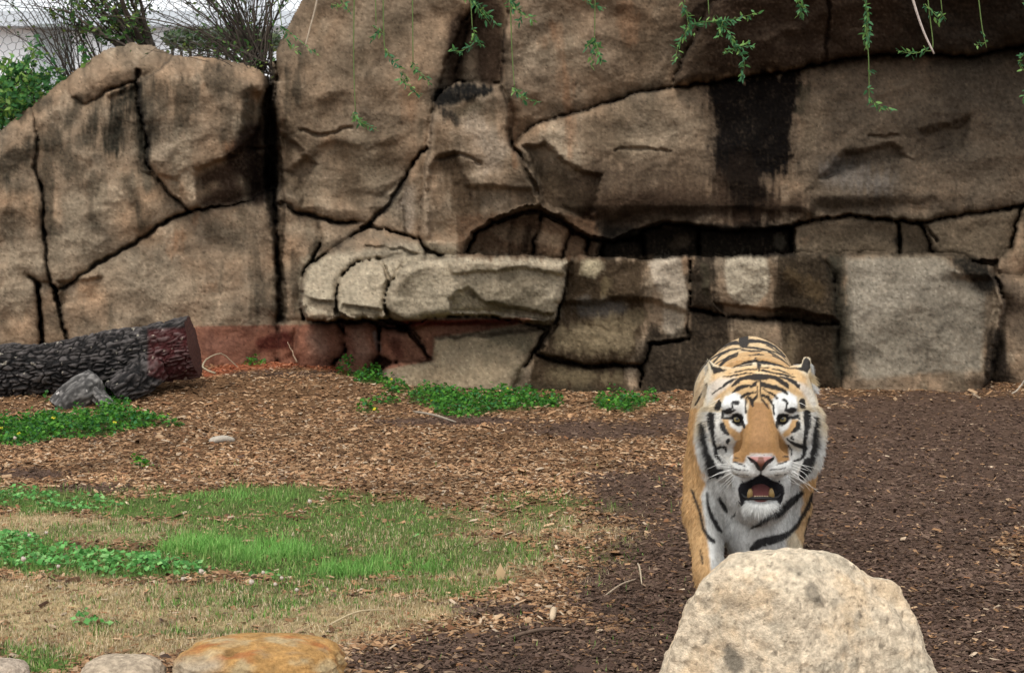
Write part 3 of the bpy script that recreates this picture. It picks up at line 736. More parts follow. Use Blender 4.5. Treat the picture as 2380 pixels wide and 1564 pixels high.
def sample_ground(n, ymin=4.0, ymax=13.9, pw=2.0, wid=1.15):
    """positions spread over the seen ground, denser where nearer"""
    u = RNG.random(n)
    y = (ymin ** (1 - pw) + u * (ymax ** (1 - pw) - ymin ** (1 - pw))) ** (1 / (1 - pw))
    x = (RNG.random(n) * 2 - 1) * (1190 / FOC) * y * wid + 0.0
    return x, y
# wood chips: small ridged slivers
chipV = np.array([[-.5, -.5, 0], [.5, -.5, 0], [.5, .5, 0], [-.5, .5, 0], [-.38, .05, .5], [.40, -.05, .5]])
chipF = [np.array([[0, 1, 5, 4], [2, 3, 4, 5]]), np.array([[1, 2, 5], [3, 0, 4]])]
def chips(name, label, n, pick, size, colf, pw=2.0):
    x, y = sample_ground(n, 4.1, 13.6, pw)
    z0 = ground_z(x, y)
    zz = zones(x, y, z0)
    k = RNG.random(n) < pick(zz)
    x, y, z0 = x[k], y[k], z0[k]; zz = {a: b[k] for a, b in zz.items()}
    m = len(x)
    L = size * np.exp(RNG.normal(0, .38, m)) * (.75 + y * .045)
    W = L * RNG.uniform(.22, .6, m); T = L * RNG.uniform(.10, .28, m)
    pos = np.stack([x, y, z0 + RNG.uniform(-.002, .012, m)], -1)
    V, F, C = inst(chipV, chipF, pos, RNG.uniform(0, 6.28, m), RNG.normal(0, .28, m), np.stack([L, W, T], -1), colf(zz, m), RNG.normal(0, .22, m))
    o = mesh_np(name, V, F, M_CHIP, None, C, smooth=False)
    tag(o, label, "mulch", None, "stuff")
PAL = np.array([(.35,.205,.108), (.26,.145,.072), (.42,.28,.165), (.15,.080,.040), (.075,.040,.022), (.47,.36,.25), (.24,.115,.055)])
def col_tan(zz, m):
    i = RNG.choice(len(PAL), m, p=[.28,.22,.14,.15,.09,.05,.07]); c = PAL[i] * RNG.uniform(.75, 1.2, (m, 1))
    patch = np.clip(.95 + .55 * zz['n1'] + .3 * zz['n2'], .45, 1.3)[:, None]
    c = c * patch
    rr = (1 - sstep(-3, 9, seg_dist(zz['Xp'], zz['Yp'], [(480,868,7),(560,850,8),(700,842,8),(800,858,6)])))[:, None] * .6  # red reflection painted on the chips as well
    return c * (1 - rr) + np.array((.34, .07, .03)) * rr
def col_dark(zz, m):
    D = np.array([(.082,.050,.036), (.108,.068,.049), (.048,.030,.021), (.14,.092,.064), (.22,.15,.10)])
    i = RNG.choice(len(D), m, p=[.36,.34,.16,.12,.02]); return D[i] * RNG.uniform(.75, 1.25, (m, 1)) * (1 + .35 * zz['n1'])[:, None]
chips("wood_chip_mulch", "loose tan wood chips covering the ground in front of the ledge", 260000, lambda z: (1 - z['d'] * .965) * (1 - z['g'] * .95) * (1 - z['dry'] * .955) * (1 - .8 * z['we']), .0180, col_tan, 2.0)
chips("dark_mulch", "dark brown shredded mulch covering the right side of the ground", 190000, lambda z: (z['d'] * .96 + .08) * (1 - z['g'] * .97) * (1 - z['dry'] * .95), .0145, col_dark, 2.2)

# grass blades
bladeV = np.array([[-.5, 0, 0], [.5, 0, 0], [.34, .25, .55], [-.34, .25, .55], [0, .75, 1.0]])
bladeF = [np.array([[0, 1, 2, 3]]), np.array([[3, 2, 4]])]
def blades(name, label, cat, n, pick, hgt, wid, colf, pw=2.2, lean=.35):
    x, y = sample_ground(n, 4.2, 8.8, pw)
    z0 = ground_z(x, y); zz = zones(x, y, z0)
    k = (RNG.random(n) < pick(zz)) & (x < 1.2)
    x, y, z0 = x[k], y[k], z0[k]; zz = {a: b[k] for a, b in zz.items()}; m = len(x)
    H = hgt(zz) * RNG.uniform(.5, 1.3, m); W = wid * RNG.uniform(.7, 1.4, m)
    pos = np.stack([x, y, z0 - .004], -1)
    V, F, C = inst(bladeV, bladeF, pos, RNG.uniform(0, 6.28, m), RNG.normal(0, lean, m), np.stack([W, H * RNG.uniform(.3, 1.1, m), H], -1), colf(zz, m))
    o = mesh_np(name, V, F, M_GRASS, None, C, smooth=False); tag(o, label, cat, None, "stuff")
def gcol(zz, m):
    G = np.array([(.13,.26,.05), (.19,.36,.075), (.085,.18,.038), (.28,.37,.11), (.40,.36,.17)])
    i = RNG.choice(5, m, p=[.32,.26,.22,.12,.08]); c = G[i] * RNG.uniform(.7, 1.3, (m, 1))
    b = zz['br'][:, None]; c = c * (1 - b * .6) + np.array((.22, .50, .11)) * b * .6
    olive = np.clip(.4 + zz['n1'], 0, 1)[:, None] * (1 - b) * .45
    return c * (1 - olive) + np.array((.15, .155, .055)) * olive
def dcol(zz, m):
    D = np.array([(.56,.44,.27), (.46,.34,.19), (.62,.52,.35), (.30,.22,.115), (.27,.30,.12)])
    i = RNG.choice(5, m, p=[.34,.26,.16,.14,.10]); return D[i] * RNG.uniform(.7, 1.25, (m, 1)) * np.clip(1 + .4 * zz['n2'], .6, 1.3)[:, None]
blades("grass", "green grass growing in a wide band across the mulch", "grass", 340000, lambda z: z['g'] * (.55 + .45 * z['br']) * (1 - .35 * z['dry']) + .006, lambda z: .024 + .030 * z['br'] + .018 * np.clip(z['n2'] + z['n1'], -.3, 1), .0046, gcol, 2.2, .55)
blades("dry_grass", "short straw-coloured dry grass in front of the green band", "grass", 330000, lambda z: z['dry'] * (1 - .7 * z['br']) * (1 - .35 * z['g']) + .010, lambda z: .019 + .010 * z['n1'].clip(-.5, 1), .0040, dcol, 2.4, .75)

# clover and weeds: little leaf discs on a mound
leafV = np.array([[-.5, 0, 0], [0, -.45, .05], [.5, 0, 0], [0, .55, .08]])
leafF = [np.array([[0, 1, 2, 3]])]
def leaves_patch(name, label, cat, n, key, ymax, size, colf, hmax, pw=2.2, ymin=4.2):
    x, y = sample_ground(n, ymin, ymax, pw)
    z0 = ground_z(x, y); zz = zones(x, y, z0)
    k = RNG.random(n) < zz[key]
    x, y, z0 = x[k], y[k], z0[k]; zz = {a: b[k] for a, b in zz.items()}; m = len(x)
    top = hmax * zz[key] * np.clip(.6 + .9 * fbm(x * 6, y * 6, 0, 2, 401), .15, 1.4)
    h = top * np.sqrt(RNG.random(m))
    S = size * RNG.uniform(.6, 1.3, m)
    pos = np.stack([x, y, z0 + h], -1)
    c = colf(zz, m) 
    V, F, C = inst(leafV, leafF, pos, RNG.uniform(0, 6.28, m), RNG.normal(0, .5, m), np.stack([S, S, S], -1), c, RNG.normal(0, .5, m))
    o = mesh_np(name, V, F, M_LEAF, None, C, smooth=False); tag(o, label, cat, None, "stuff")
def ccol(zz, m):
    D = np.array([(.11,.33,.075), (.17,.44,.11), (.065,.21,.045), (.27,.52,.17)])
    return D[RNG.choice(4, m, p=[.35,.3,.2,.15])] * RNG.uniform(.75, 1.2, (m, 1))
def wcol(zz, m):
    D = np.array([(.055,.19,.020), (.085,.27,.028), (.030,.11,.018), (.13,.34,.035), (.05,.20,.06)])
    c = D[RNG.choice(5, m, p=[.33,.25,.22,.1,.1])] * RNG.uniform(.75, 1.2, (m, 1))
    y = RNG.random(m) < .004; c[y] = (.75, .62, .03); return c
leaves_patch("clover", "bright green clover leaves growing in the grass at the left edge", "clover", 70000, 'cl', 8.6, .022, ccol, .06)
leaves_patch("weeds", "low leafy green weeds along the ledge foot and in front of the log", "weeds", 150000, 'we', 14.2, .026, wcol, .11, 1.6, 8.5)

# ------------------------------------------------------------------ foreground boulders (implicit surface, meshed by surface nets)
def surface_nets(S, ax, ay, az):
    """S: field on the rectilinear grid ax, ay, az (negative inside) -> vertices, quads"""
    s = S < 0
    nx, ny, nz = S.shape
    c = s[:-1, :-1, :-1].astype(np.uint8)
    tot = np.zeros((nx - 1, ny - 1, nz - 1), np.uint8)
    for i in (0, 1):
        for j in (0, 1):
            for k in (0, 1):
                tot += s[i:nx - 1 + i, j:ny - 1 + j, k:nz - 1 + k]
    act = (tot > 0) & (tot < 8)
    I, J, K = np.nonzero(act)
    acc = np.zeros((len(I), 3)); cnt = np.zeros(len(I))
    cor = [(i, j, k) for i in (0, 1) for j in (0, 1) for k in (0, 1)]
    for a in cor:
        for d in range(3):
            if a[d]: continue
            b = list(a); b[d] = 1
            va = S[I + a[0], J + a[1], K + a[2]].astype(float); vb = S[I + b[0], J + b[1], K + b[2]].astype(float)
            m = (va < 0) != (vb < 0)
            t = np.where(m, va / np.where(m, va - vb, 1), 0)
            p = np.stack([np.full(len(I), float(a[0])), np.full(len(I), float(a[1])), np.full(len(I), float(a[2]))], -1)
            p[:, d] += t
            acc += p * m[:, None]; cnt += m
    P = acc / cnt[:, None] + np.stack([I, J, K], -1)
    V = np.stack([np.interp(P[:, 0], np.arange(nx), ax), np.interp(P[:, 1], np.arange(ny), ay), np.interp(P[:, 2], np.arange(nz), az)], -1)
    idx = np.full(act.shape, -1, np.int64); idx[I, J, K] = np.arange(len(I))
    quads = []
    for d in range(3):
        sl0 = [slice(1, n - 1) for n in (nx, ny, nz)]; sl0[d] = slice(0, (nx, ny, nz)[d] - 1)
        sl1 = list(sl0); sl1[d] = slice(1, (nx, ny, nz)[d])
        A = s[tuple(sl0)]; Bv = s[tuple(sl1)]
        e = np.nonzero(A != Bv)
        base_ = [e[q] + (0 if q == d else 1) for q in range(3)]
        u, v = [q for q in range(3) if q != d]
        def cell(du, dv):
            c_ = [b.copy() for b in base_]; c_[u] = c_[u] - du; c_[v] = c_[v] - dv
            return idx[c_[0], c_[1], c_[2]]
        q = np.stack([cell(1, 1), cell(0, 1), cell(0, 0), cell(1, 0)], -1)
        flip = A[e] if d != 1 else ~A[e]
        q[~flip] = q[~flip][:, ::-1]
        quads.append(q)
    return V, np.concatenate(quads)

def smax(a, b, k):
    h = np.clip(.5 - .5 * (b - a) / k, 0, 1); return b * (1 - h) + a * h + k * h * (1 - h)
def smin(a, b, k): return -smax(-a, -b, k)
def convex(Xg, Yg, Zg, planes, k):
    f = None
    for (n, p) in planes:
        n = np.array(n, float); n /= np.linalg.norm(n)
        d = (Xg - p[0]) * n[0] + (Yg - p[1]) * n[1] + (Zg - p[2]) * n[2]
        f = d if f is None else smax(f, d, k)
    return f
def edge_planes(pts, y0, lean=0.0):
    out = []
    P = [at(a, b, y0) for a, b in pts]
    for a, b in zip(P[:-1], P[1:]):
        ray = (a + b) / 2 - CAMP; n = np.cross(ray, b - a); n /= np.linalg.norm(n)
        if n[2] < 0 and abs(n[2]) > .02: n = -n
        out.append(((n[0], n[1] + lean, n[2]), a))
    return out
def edge_planes_old(pts, y0, lean=0.0):
    """planes through neighbouring silhouette points at world y0; normal in the picture plane, tipped by lean"""
    out = []
    P = [at(a, b, y0) for a, b in pts]
    for a, b in zip(P[:-1], P[1:]):
        t = b - a; n = np.array([-t[2], 0, t[0]]); n /= np.linalg.norm(n)
        out.append(((n[0], lean, n[2]), a))
    return out
YB = 4.1
ax_ = np.arange(.26, 1.30, .0055); ay_ = np.arange(YB - .38, YB + .36, .0065); az_ = np.arange(-.06, .52, .0055)
Xg, Yg, Zg = np.meshgrid(ax_, ay_, az_, indexing='ij')
f1 = convex(Xg, Yg, Zg, edge_planes([(1522,1600),(1590,1425),(1634,1345),(1700,1284)], YB) + edge_planes([(1705,1288),(1860,1277)], YB, -.08) + edge_planes([(1860,1277),(1955,1293),(1998,1322)], YB, .08)
            + edge_planes([(1995,1318),(2090,1440),(2230,1640)], YB) +
            [((.0, -1, .28), at(1800, 1400, YB - .24)), ((-.55, -1, .25), at(1640, 1400, YB - .12)), ((.5, -1, .32), at(2010, 1420, YB - .16)), ((-.1, -.75, 1), at(1800, 1345, YB - .17)),
             ((0, 1, .2), at(1850, 1400, YB + .22)), ((.1, .8, 1), at(1850, 1300, YB + .12)), ((.6, -.8, .8), at(1960, 1330, YB - .1))], .011)
f2 = convex(Xg, Yg, Zg, edge_planes([(1985,1338),(2035,1341),(2084,1352),(2118,1388),(2130,1435),(2166,1500),(2225,1600)], YB + .02) +
            [((0, -1, .3), at(2040, 1450, YB - .15)), ((-1, 0, .1), at(1960, 1400, YB)), ((0, 1, .2), at(2050, 1400, YB + .2)), ((.5, -.8, .6), at(2090, 1400, YB - .06))], .013)
fb = smin(f1, f2, .02)
fb = fb + .013 * fbm(Xg * 7, Yg * 7, Zg * 7, 3, 501) + .0075 * fbm(Xg * 26, Yg * 26, Zg * 26, 3, 511) + .004 * np.abs(fbm(Xg * 60, Yg * 60, Zg * 60, 2, 512))
Vb, Fb = surface_nets(fb, ax_, ay_, az_)
Vb[:, :] += 0
n1 = fbm(Vb[:, 0] * 5, Vb[:, 1] * 5, Vb[:, 2] * 5, 4, 521); n2 = fbm(Vb[:, 0] * 30, Vb[:, 1] * 30, Vb[:, 2] * 30, 3, 531)
n3 = fbm(Vb[:, 0] * 75, Vb[:, 1] * 75, Vb[:, 2] * 75, 2, 551)
cb = np.array((.62, .51, .37)) * (1 + .26 * n1 + .34 * n2 + .34 * n3)[:, None].clip(.3, 2)
greyb = sstep(.1, .5, fbm(Vb[:, 0] * 11, Vb[:, 1] * 11, Vb[:, 2] * 14, 3, 561))[:, None] * .5
cb = cb * (1 - greyb) + np.array((.47, .41, .31)) * (1 + .3 * n2[:, None]) * greyb
Xb, Yb_ = proj(Vb)
warm = sstep(.0, .5, n1 + .3 * n2)[:, None] * .45
cb = cb * (1 - warm) + np.array((.50, .33, .17)) * warm
def dab(pts, col, amt, soft, rag, C, Xp, Yp, nn, mm):
    d = seg_dist(Xp, Yp, pts) + rag * (nn + mm); m = ((1 - sstep(-soft, soft, d)) * amt)[:, None]
    return C * (1 - m) + np.array(col) * m
DK = (.15, .13, .10)
for pts, a in (([(1690,1510,14),(1710,1540,20)], .85), ([(1640,1490,5),(1690,1512,8)], .6), ([(1890,1375,16),(1900,1400,8)], .65), ([(1940,1400,8),(1935,1420,6)], .5), ([(2050,1370,8)], .5), ([(1690,1400,20),(1800,1395,10)], .3), ([(1850,1560,6),(2000,1540,4)], .3)):
    cb = dab(pts, DK, a, 6, 10, cb, Xb, Yb_, n1, n2)
pit = (fbm(Vb[:, 0] * 55, Vb[:, 1] * 55, Vb[:, 2] * 55, 2, 541) > .56)[:, None]
cb = np.where(pit, cb * .55, cb)
ob = mesh_np("boulder", Vb, Fb, M_BOULDER, None, cb.clip(.02, .8), loc=(.8, YB, 0))
tag(ob, "large pale tan boulder with flat top, right in front of the tiger", "boulder")

def stone(name, label, c, r, seed, colf, cuts=()):
    nu, nv = 90, 140
    th = np.linspace(.001, np.pi - .001, nu)[:, None]; ph = np.linspace(0, 2 * np.pi, nv, endpoint=False)[None]
    D = np.stack([np.sin(th) * np.cos(ph), np.sin(th) * np.sin(ph), np.cos(th) * np.ones_like(ph)], -1)
    k = 1 + .10 * fbm(D[..., 0] * 1.3, D[..., 1] * 1.3, D[..., 2] * 1.3, 3, seed) + .035 * fbm(D[..., 0] * 5, D[..., 1] * 5, D[..., 2] * 5, 3, seed + 5)
    sq = (np.abs(D[..., 0]) ** 2.6 + np.abs(D[..., 1]) ** 2.6 + np.abs(D[..., 2]) ** 2.6) ** (-1 / 2.6)
    V = D * (k * sq)[..., None] * np.array(r)
    V = V.reshape(-1, 3) + np.array(c)
    for (cx, cy, cr, dep) in cuts:
        Xp, Yp = proj(V); d = np.hypot(Xp - cx, (Yp - cy) * 1.4); V[:, 2] -= dep * (1 - sstep(cr * .4, cr, d))
    C = colf(V)
    o = mesh_np(name, V, grid_faces(nu, nv, True)[:, ::-1], M_BOULDER, None, C.clip(.02, .8), loc=tuple(c)); return tag(o, label, "rock")
def c_orange(V):
    n1 = fbm(V[:, 0] * 9, V[:, 1] * 12, V[:, 2] * 9, 4, 601); n2 = fbm(V[:, 0] * 30, V[:, 1] * 30, V[:, 2] * 30, 3, 611); n3 = fbm(V[:, 0] * 6 + 4, V[:, 1] * 16, V[:, 2] * 9, 3, 621)
    c = np.array((.40, .225, .080)) * (1 + .45 * n2)[:, None]
    m = sstep(.0, .5, n1)[:, None] * .8; c = c * (1 - m) + np.array((.42, .33, .19)) * (1 + .3 * n2)[:, None] * m
    m = sstep(.15, .5, n3)[:, None] * .75; c = c * (1 - m) + np.array((.34, .12, .04)) * m
    m = sstep(.25, .6, -n1 + .3 * n2)[:, None] * .7; c = c * (1 - m) + np.array((.22, .16, .10)) * m
    Xp, Yp = proj(V)
    m = ((1 - sstep(-20, 26, seg_dist(Xp, Yp, [(420, 1560, 25), (500, 1545, 12)]))) * .8)[:, None]; c = c * (1 - m) + np.array((.38, .33, .25)) * (1 + .3 * n2)[:, None] * m
    m = ((1 - sstep(-4, 6, np.hypot(Xp - 532, (Yp - 1517) * 1.4) - 12)))[:, None] * .7; c = c * (1 - m) + np.array((.12, .07, .03)) * m
    return c
def c_grey(base):
    def f(V):
        n1 = fbm(V[:, 0] * 12, V[:, 1] * 12, V[:, 2] * 12, 4, 631); n2 = fbm(V[:, 0] * 50, V[:, 1] * 50, V[:, 2] * 30, 3, 641)
        return np.array(base) * (1 + .35 * n1 + .5 * n2)[:, None]
    return f
def place_stone(xl, xr, ytop, d, nm, lb, seed, cf, cuts=(), sink=.35, ry=.75):
    c = at((xl + xr) / 2, ytop, d); rx = (xr - xl) / 2 / FOC * d
    rz = (c[2] + .0) / (2 - sink * 2) * 1.0
    stone(nm, lb, (c[0], d, c[2] - rz), (rx, rx * ry, rz), seed, cf, cuts)
place_stone(408, 800, 1484, 4.5, "rock", "orange and rust coloured flat stone with a small round hole, near edge of the lawn", 651, c_orange, ((532, 1517, 14, .012),), .12, .7)
place_stone(186, 382, 1527, 4.45, "rock", "smooth rounded grey-beige stone beside the orange stone", 661, c_grey((.40, .32, .23)), (), .15, .85)
place_stone(-110, 66, 1533, 4.45, "rock", "grey stone half out of the picture at the bottom left corner", 671, c_grey((.42, .34, .26)), (), .15, .85)
# ------------------------------------------------------------------ fallen log, stump, sticks
def log_mesh(name, pts, rad, nl, nr, seed, mat, parent=None, groove=.03, loc=(0, 0, 0), redf=True):
    P = catmull(np.array(pts), nl); R = np.interp(np.linspace(0, 1, nl), np.linspace(0, 1, len(rad)), rad)
    T = np.gradient(P, axis=0); L = np.concatenate([[0], np.cumsum(np.linalg.norm(np.diff(P, axis=0), axis=1))])
    T /= np.linalg.norm(T, axis=1)[:, None]
    N = np.cross(T, [0, 0, 1.0]); N /= np.linalg.norm(N, axis=1)[:, None]; Bn = np.cross(N, T)
    a = np.linspace(0, 2 * np.pi, nr, endpoint=False)[None]
    ca, sa = np.cos(a), np.sin(a)
    Lg = L[:, None] * np.ones_like(a)
    wl = Lg + .03 * noise3(Lg * 9, ca * 2, sa * 2, seed)
    # long furrows broken into plates
    n1 = np.abs(noise3(ca * R[:, None] * 36 + 5, sa * R[:, None] * 36, wl * 7, seed + 1)); n2 = np.abs(noise3(ca * R[:, None] * 22, sa * R[:, None] * 22 + 9, wl * 14 + ca * 2, seed + 2))
    furrow = np.clip(np.minimum(n1 * 2.2, n2 * 2.6), 0, .5) * 2
    d = groove * (furrow ** .6 - .6) + groove * .5 * fbm(Lg * 14, ca * 3, sa * 3, 3, seed + 3) + .03 * fbm(Lg * 2, ca * 1.2, sa * 1.2, 2, seed + 4)
    RR = R[:, None] + d
    V = P[:, None] + RR[..., None] * (ca[..., None] * N[:, None] + sa[..., None] * Bn[:, None])
    V = V.reshape(-1, 3); f = furrow.ravel()[:, None]
    nn = fbm(Lg * 25, ca * 5, sa * 5, 3, seed + 6).ravel()[:, None]
    C = np.array((.010, .009, .009)) * (1 - f) + np.array((.075, .066, .062)) * f ** 2
    C = C * (1 + .6 * nn)
    lich = (fbm(Lg * 18, ca * 6, sa * 6, 2, seed + 7).ravel() > .72)[:, None]
    C = np.where(lich, np.array((.28, .25, .20)), C)
    if redf:  # red reflection painted over the bark near the sawn end
        Xp, Yp = proj(V + np.array(loc)); m = (1 - sstep(-4, 6, poly_sd(Xp, Yp, [(345,768),(430,762),(482,862),(480,890),(420,898),(345,870)])))[:, None] * .7
        C = C * (1 - m) + (C * .8 + np.array((.055, .006, .006))) * m
    o = mesh_np(name, V, grid_faces(nl, nr, True), mat, parent, C.clip(.01, .6))
    return o, P, T, N, Bn, RR
LD = 11.65
lg = empty("fallen_log", tuple(at(200, 850, LD)))
l0 = np.array(lg.location)
tag(lg, "dark fallen log with rough plated bark and a sawn end, below the outcrop", "log")
def lp(X_, Y_, d): return at(X_, Y_, d) - l0
o, P, T, N_, B_, RR = log_mesh("bark", [lp(-420, 925, LD - .1), lp(-200, 900, LD - .05), lp(0, 866, LD), lp(150, 851, LD), lp(300, 832, LD), lp(450, 804, LD)], [.185, .185, .184, .184, .19, .20, .205], 560, 190, 701, M_BARK, lg, .026, l0)
# sawn end with rings
nr = 190; rr = np.linspace(0, 1, 16)
E = [P[-1] + T[-1] * (.0 + .02 * (1 - r)) + RR[-1][:, None] * r * (np.cos(np.linspace(0, 2 * np.pi, nr, endpoint=False))[:, None] * N_[-1] + np.sin(np.linspace(0, 2 * np.pi, nr, endpoint=False))[:, None] * B_[-1]) for r in rr]
E = np.array(E).reshape(-1, 3)
ce_ = (np.array((.075, .030, .022))[None] * (1 + .35 * np.sin(np.repeat(rr, nr) * 60))[:, None])
mesh_np("sawn_end", E, grid_faces(16, nr, True), M_WOOD, lg, ce_.clip(.02, .6))
log_mesh("branch_stub", [lp(355, 850, LD - .12), lp(325, 880, LD - .22), lp(285, 905, LD - .32), lp(262, 922, LD - .36)], [.12, .115, .10, .085], 90, 70, 731, M_BARK, lg, .022, l0)
# grey weathered stump piece beside it
st = empty("weathered_stump", tuple(at(175, 940, 11.6))); s0 = np.array(st.location)
tag(st, "short grey weathered piece of trunk lying in the weeds before the log", "stump")
def wood_piece(name, pts, rad, nl, nr, seed, parent, off):
    o_, P_, T_, Nn, Bb, R_ = log_mesh(name, [at(*q) - off for q in pts], rad, nl, nr, seed, M_WOOD, parent, .010, off, False)
    me = o_.data; n = len(me.vertices); c = np.empty(n * 4, np.float32); me.attributes["col"].data.foreach_get("color", c); c = c.reshape(-1, 4)
    c[:, :3] = (c[:, :3].mean(1, keepdims=True) * 2.2 + .02) * np.array((1.0, .93, .86)); me.attributes["col"].data.foreach_set("color", c.clip(0, .6).ravel())
    return P_, T_, Nn, Bb, R_
P_, T_, Nn, Bb, R_ = wood_piece("trunk_piece", [(140, 955, 11.15), (178, 918, 11.2), (222, 893, 11.3)], [.105, .12, .11], 60, 60, 741, st, s0)
a_ = np.linspace(0, 2 * np.pi, 60, endpoint=False)
for end, sg, nmx in ((0, -1, "broken_end"), (-1, 1, "hollow_end")):
    E = np.array([P_[end] + T_[end] * sg * (-.05 * (1 - r)) + R_[end][:, None] * r * (np.cos(a_)[:, None] * Nn[end] + np.sin(a_)[:, None] * Bb[end]) for r in np.linspace(0, 1, 8)]).reshape(-1, 3)
    mesh_np(nmx, E, grid_faces(8, 60, True), M_WOOD, st, np.full((len(E), 3), .07))
P_, T_, Nn, Bb, R_ = wood_piece("root_arm", [(215, 905, 11.25), (240, 930, 11.15), (262, 950, 11.05)], [.06, .05, .03], 40, 30, 751, st, s0)

M_STICK = M_WOOD
def stick(label, pts, r, col, name="stick", cat="stick"):
    W = []
    for (X_, Y_, d) in pts:
        p = at(X_, Y_, d); W.append(p)
    W = catmull(np.array(W), 14) + RNG.normal(0, .002, (14, 3))
    V, F = tube(W, np.linspace(r, r * .45, 14), 7)
    o = mesh_np(name, V, F, M_STICK, None, np.tile(col, (len(V), 1)), loc=W[0]); tag(o, label, cat); return o
def gd(X_, Y_):   # depth at which the ray meets the ground
    lo, hi = 3.5, 13.6
    for _ in range(30):
        m_ = .5 * (lo + hi); p = at(X_, Y_, m_)
        if p[2] > ground_z(p[0], p[1]): lo = m_
        else: hi = m_
    return .5 * (lo + hi)
def gstick(label, a, b, lift, r, col, cat="stick", name="stick"):
    da, db = gd(*a), gd(*b); m = ((a[0] + b[0]) / 2, (a[1] + b[1]) / 2)
    pa, pb = at(a[0], a[1], da), at(b[0], b[1], db); pm = (pa + pb) / 2 + np.array((0, 0, lift)); pa[2] += .012; pb[2] += .012; pm[2] += .012
    W = catmull(np.array([pa, pm, pb]), 14); V, F = tube(W, r * np.array([.5, .8, 1, 1, 1, 1, 1, 1, 1, 1, .9, .8, .7, .4]), 7)
    o = mesh_np(name, V, F, M_STICK, None, np.tile(col, (len(V), 1)), loc=W[0]); tag(o, label, cat)
gstick("pale grey flat piece of wood lying alone on the tan chips", (487, 1030), (545, 1027), .01, .022, (.42, .37, .30), "wood piece", "wood_piece")
gstick("thin bare twig standing up from the dark mulch left of the tiger", (1482, 1315), (1492, 1365), .02, .0035, (.45, .36, .25))
gstick("short pale stub of wood in the dark mulch below the lawn edge", (1283, 1448), (1290, 1425), .015, .011, (.50, .38, .25), "wood piece", "wood_piece")
gstick("thin straw-coloured stalk lying at the edge of the green band", (760, 1462), (900, 1425), .02, .003, (.45, .36, .22))
gstick("grey stick lying on chips in front of the weeds by the ledge", (960, 960), (1060, 985), .01, .008, (.30, .25, .19))
gstick("dark thin stick on the dark mulch at the bottom of the picture", (1180, 1490), (1330, 1470), .012, .006, (.12, .08, .055))
gstick("pale twig lying across dark mulch beside the boulder", (1405, 1392), (1480, 1352), .01, .0035, (.40, .31, .22))
def stick3(label, pts, r, col): stick(label, pts, r, col)
stick3("bent dry stalk with curling tip rising behind the sawn end of the log", [(500, 868, 12.2), (470, 850, 12.3), (510, 822, 12.6), (560, 858, 12.7)], .008, (.36, .30, .20))
stick3("dry branching twig poking in from the right edge near the ground", [(2420, 875, 11.2), (2385, 882, 11.1), (2372, 898, 11.1), (2352, 915, 11.0)], .010, (.38, .32, .25))
stick3("thin dry stem leaning on the red-tinted rock beside the weeds", [(690, 842, 12.7), (678, 815, 12.75), (668, 795, 12.8)], .006, (.34, .24, .16))
# a fallen leaf standing in the grass edge
p = at(1163, 1348, gd(1163, 1352)); s_ = .034
lv = np.array([[-.3, 0, 0], [.3, .05, 0], [.55, .1, .8], [0, .15, 1.9], [-.5, .1, .9], [0, -.1, .9]]) * s_
o = mesh_np("dead_leaf", lv, np.array([[0, 1, 5], [1, 2, 5], [2, 3, 5], [3, 4, 5], [4, 0, 5]]), M_LEAF, None, np.tile((.66, .46, .26), (6, 1))); o.location = p
tag(o, "single tan dead leaf standing upright at the edge of the grass", "leaf")

# ------------------------------------------------------------------ white clover flowers
FL = [(720,1183,1),(68,1256,0),(108,1250,0),(55,1322,1),(136,1330,0),(468,1352,1),(425,1360,0),(585,1378,1),(640,1373,0),(655,1358,0),(690,1386,0),(35,1030,1),(612,1345,0)]
fm = MB(); 
u_ = np.linspace(.05, np.pi - .05, 6)[:, None]; v_ = np.linspace(0, 2 * np.pi, 9, endpoint=False)[None]
SPH = np.stack([np.sin(u_) * np.cos(v_), np.sin(u_) * np.sin(v_), np.cos(u_) * np.ones_like(v_)], -1).reshape(-1, 3)
head = SPH * .0095 * (1 + .55 * RNG.random((54, 1)))
proto = None
def stem_mesh():
    m = MB(); m.tube(np.array([[0, 0, 0], [.004, 0, .03], [0, 0, .055]]), [.0016, .0014], 5, (.12, .25, .06), 5); return m
for i, (X_, Y_, big) in enumerate(FL):
    d = gd(X_, Y_ + 8); p = at(X_, Y_ + 8, d)
    if proto is None:
        r = empty("clover_flower", tuple(p)); a1 = stem_mesh().build("stem", M_LEAF, r); a2 = mesh_np("flower_head", head + np.array((0, 0, .06)), grid_faces(6, 9, True), M_LEAF, r, np.array((.72, .62, .52)) * RNG.uniform(.6, 1.15, (54, 1)))
        proto = (r, a1, a2)
    else:
        r = proto[0].copy(); link(r); r.location = p
        for q in proto[1:]: link(q.copy(), r)
    k = .85 if big else .6; r.scale = (k, k, k)
    r["category"] = "flower"; r["group"] = "white clover flowers in the grass"
    near = {0: "white clover flower alone on the upper right of the bright grass", 1: "left one of two small clover flowers above the clover leaves at the left edge", 2: "right one of two small clover flowers above the clover leaves", 3: "large white clover flower in the clover leaves at the left edge",
            4: "small white clover flower in the middle of the clover patch", 5: "large white clover flower where clover meets the straw grass", 6: "small clover flower just left of the large one at the straw grass", 7: "large white clover flower at the front edge of the green band",
            8: "clover flower at the front edge, upper one of the four at its right end", 9: "small clover flower in the bright grass at the band's front", 10: "rightmost small clover flower in the straw grass", 11: "lone white blossom in the weeds below the log", 12: "small white clover flower low in the bright grass"}
    r["label"] = near[i]

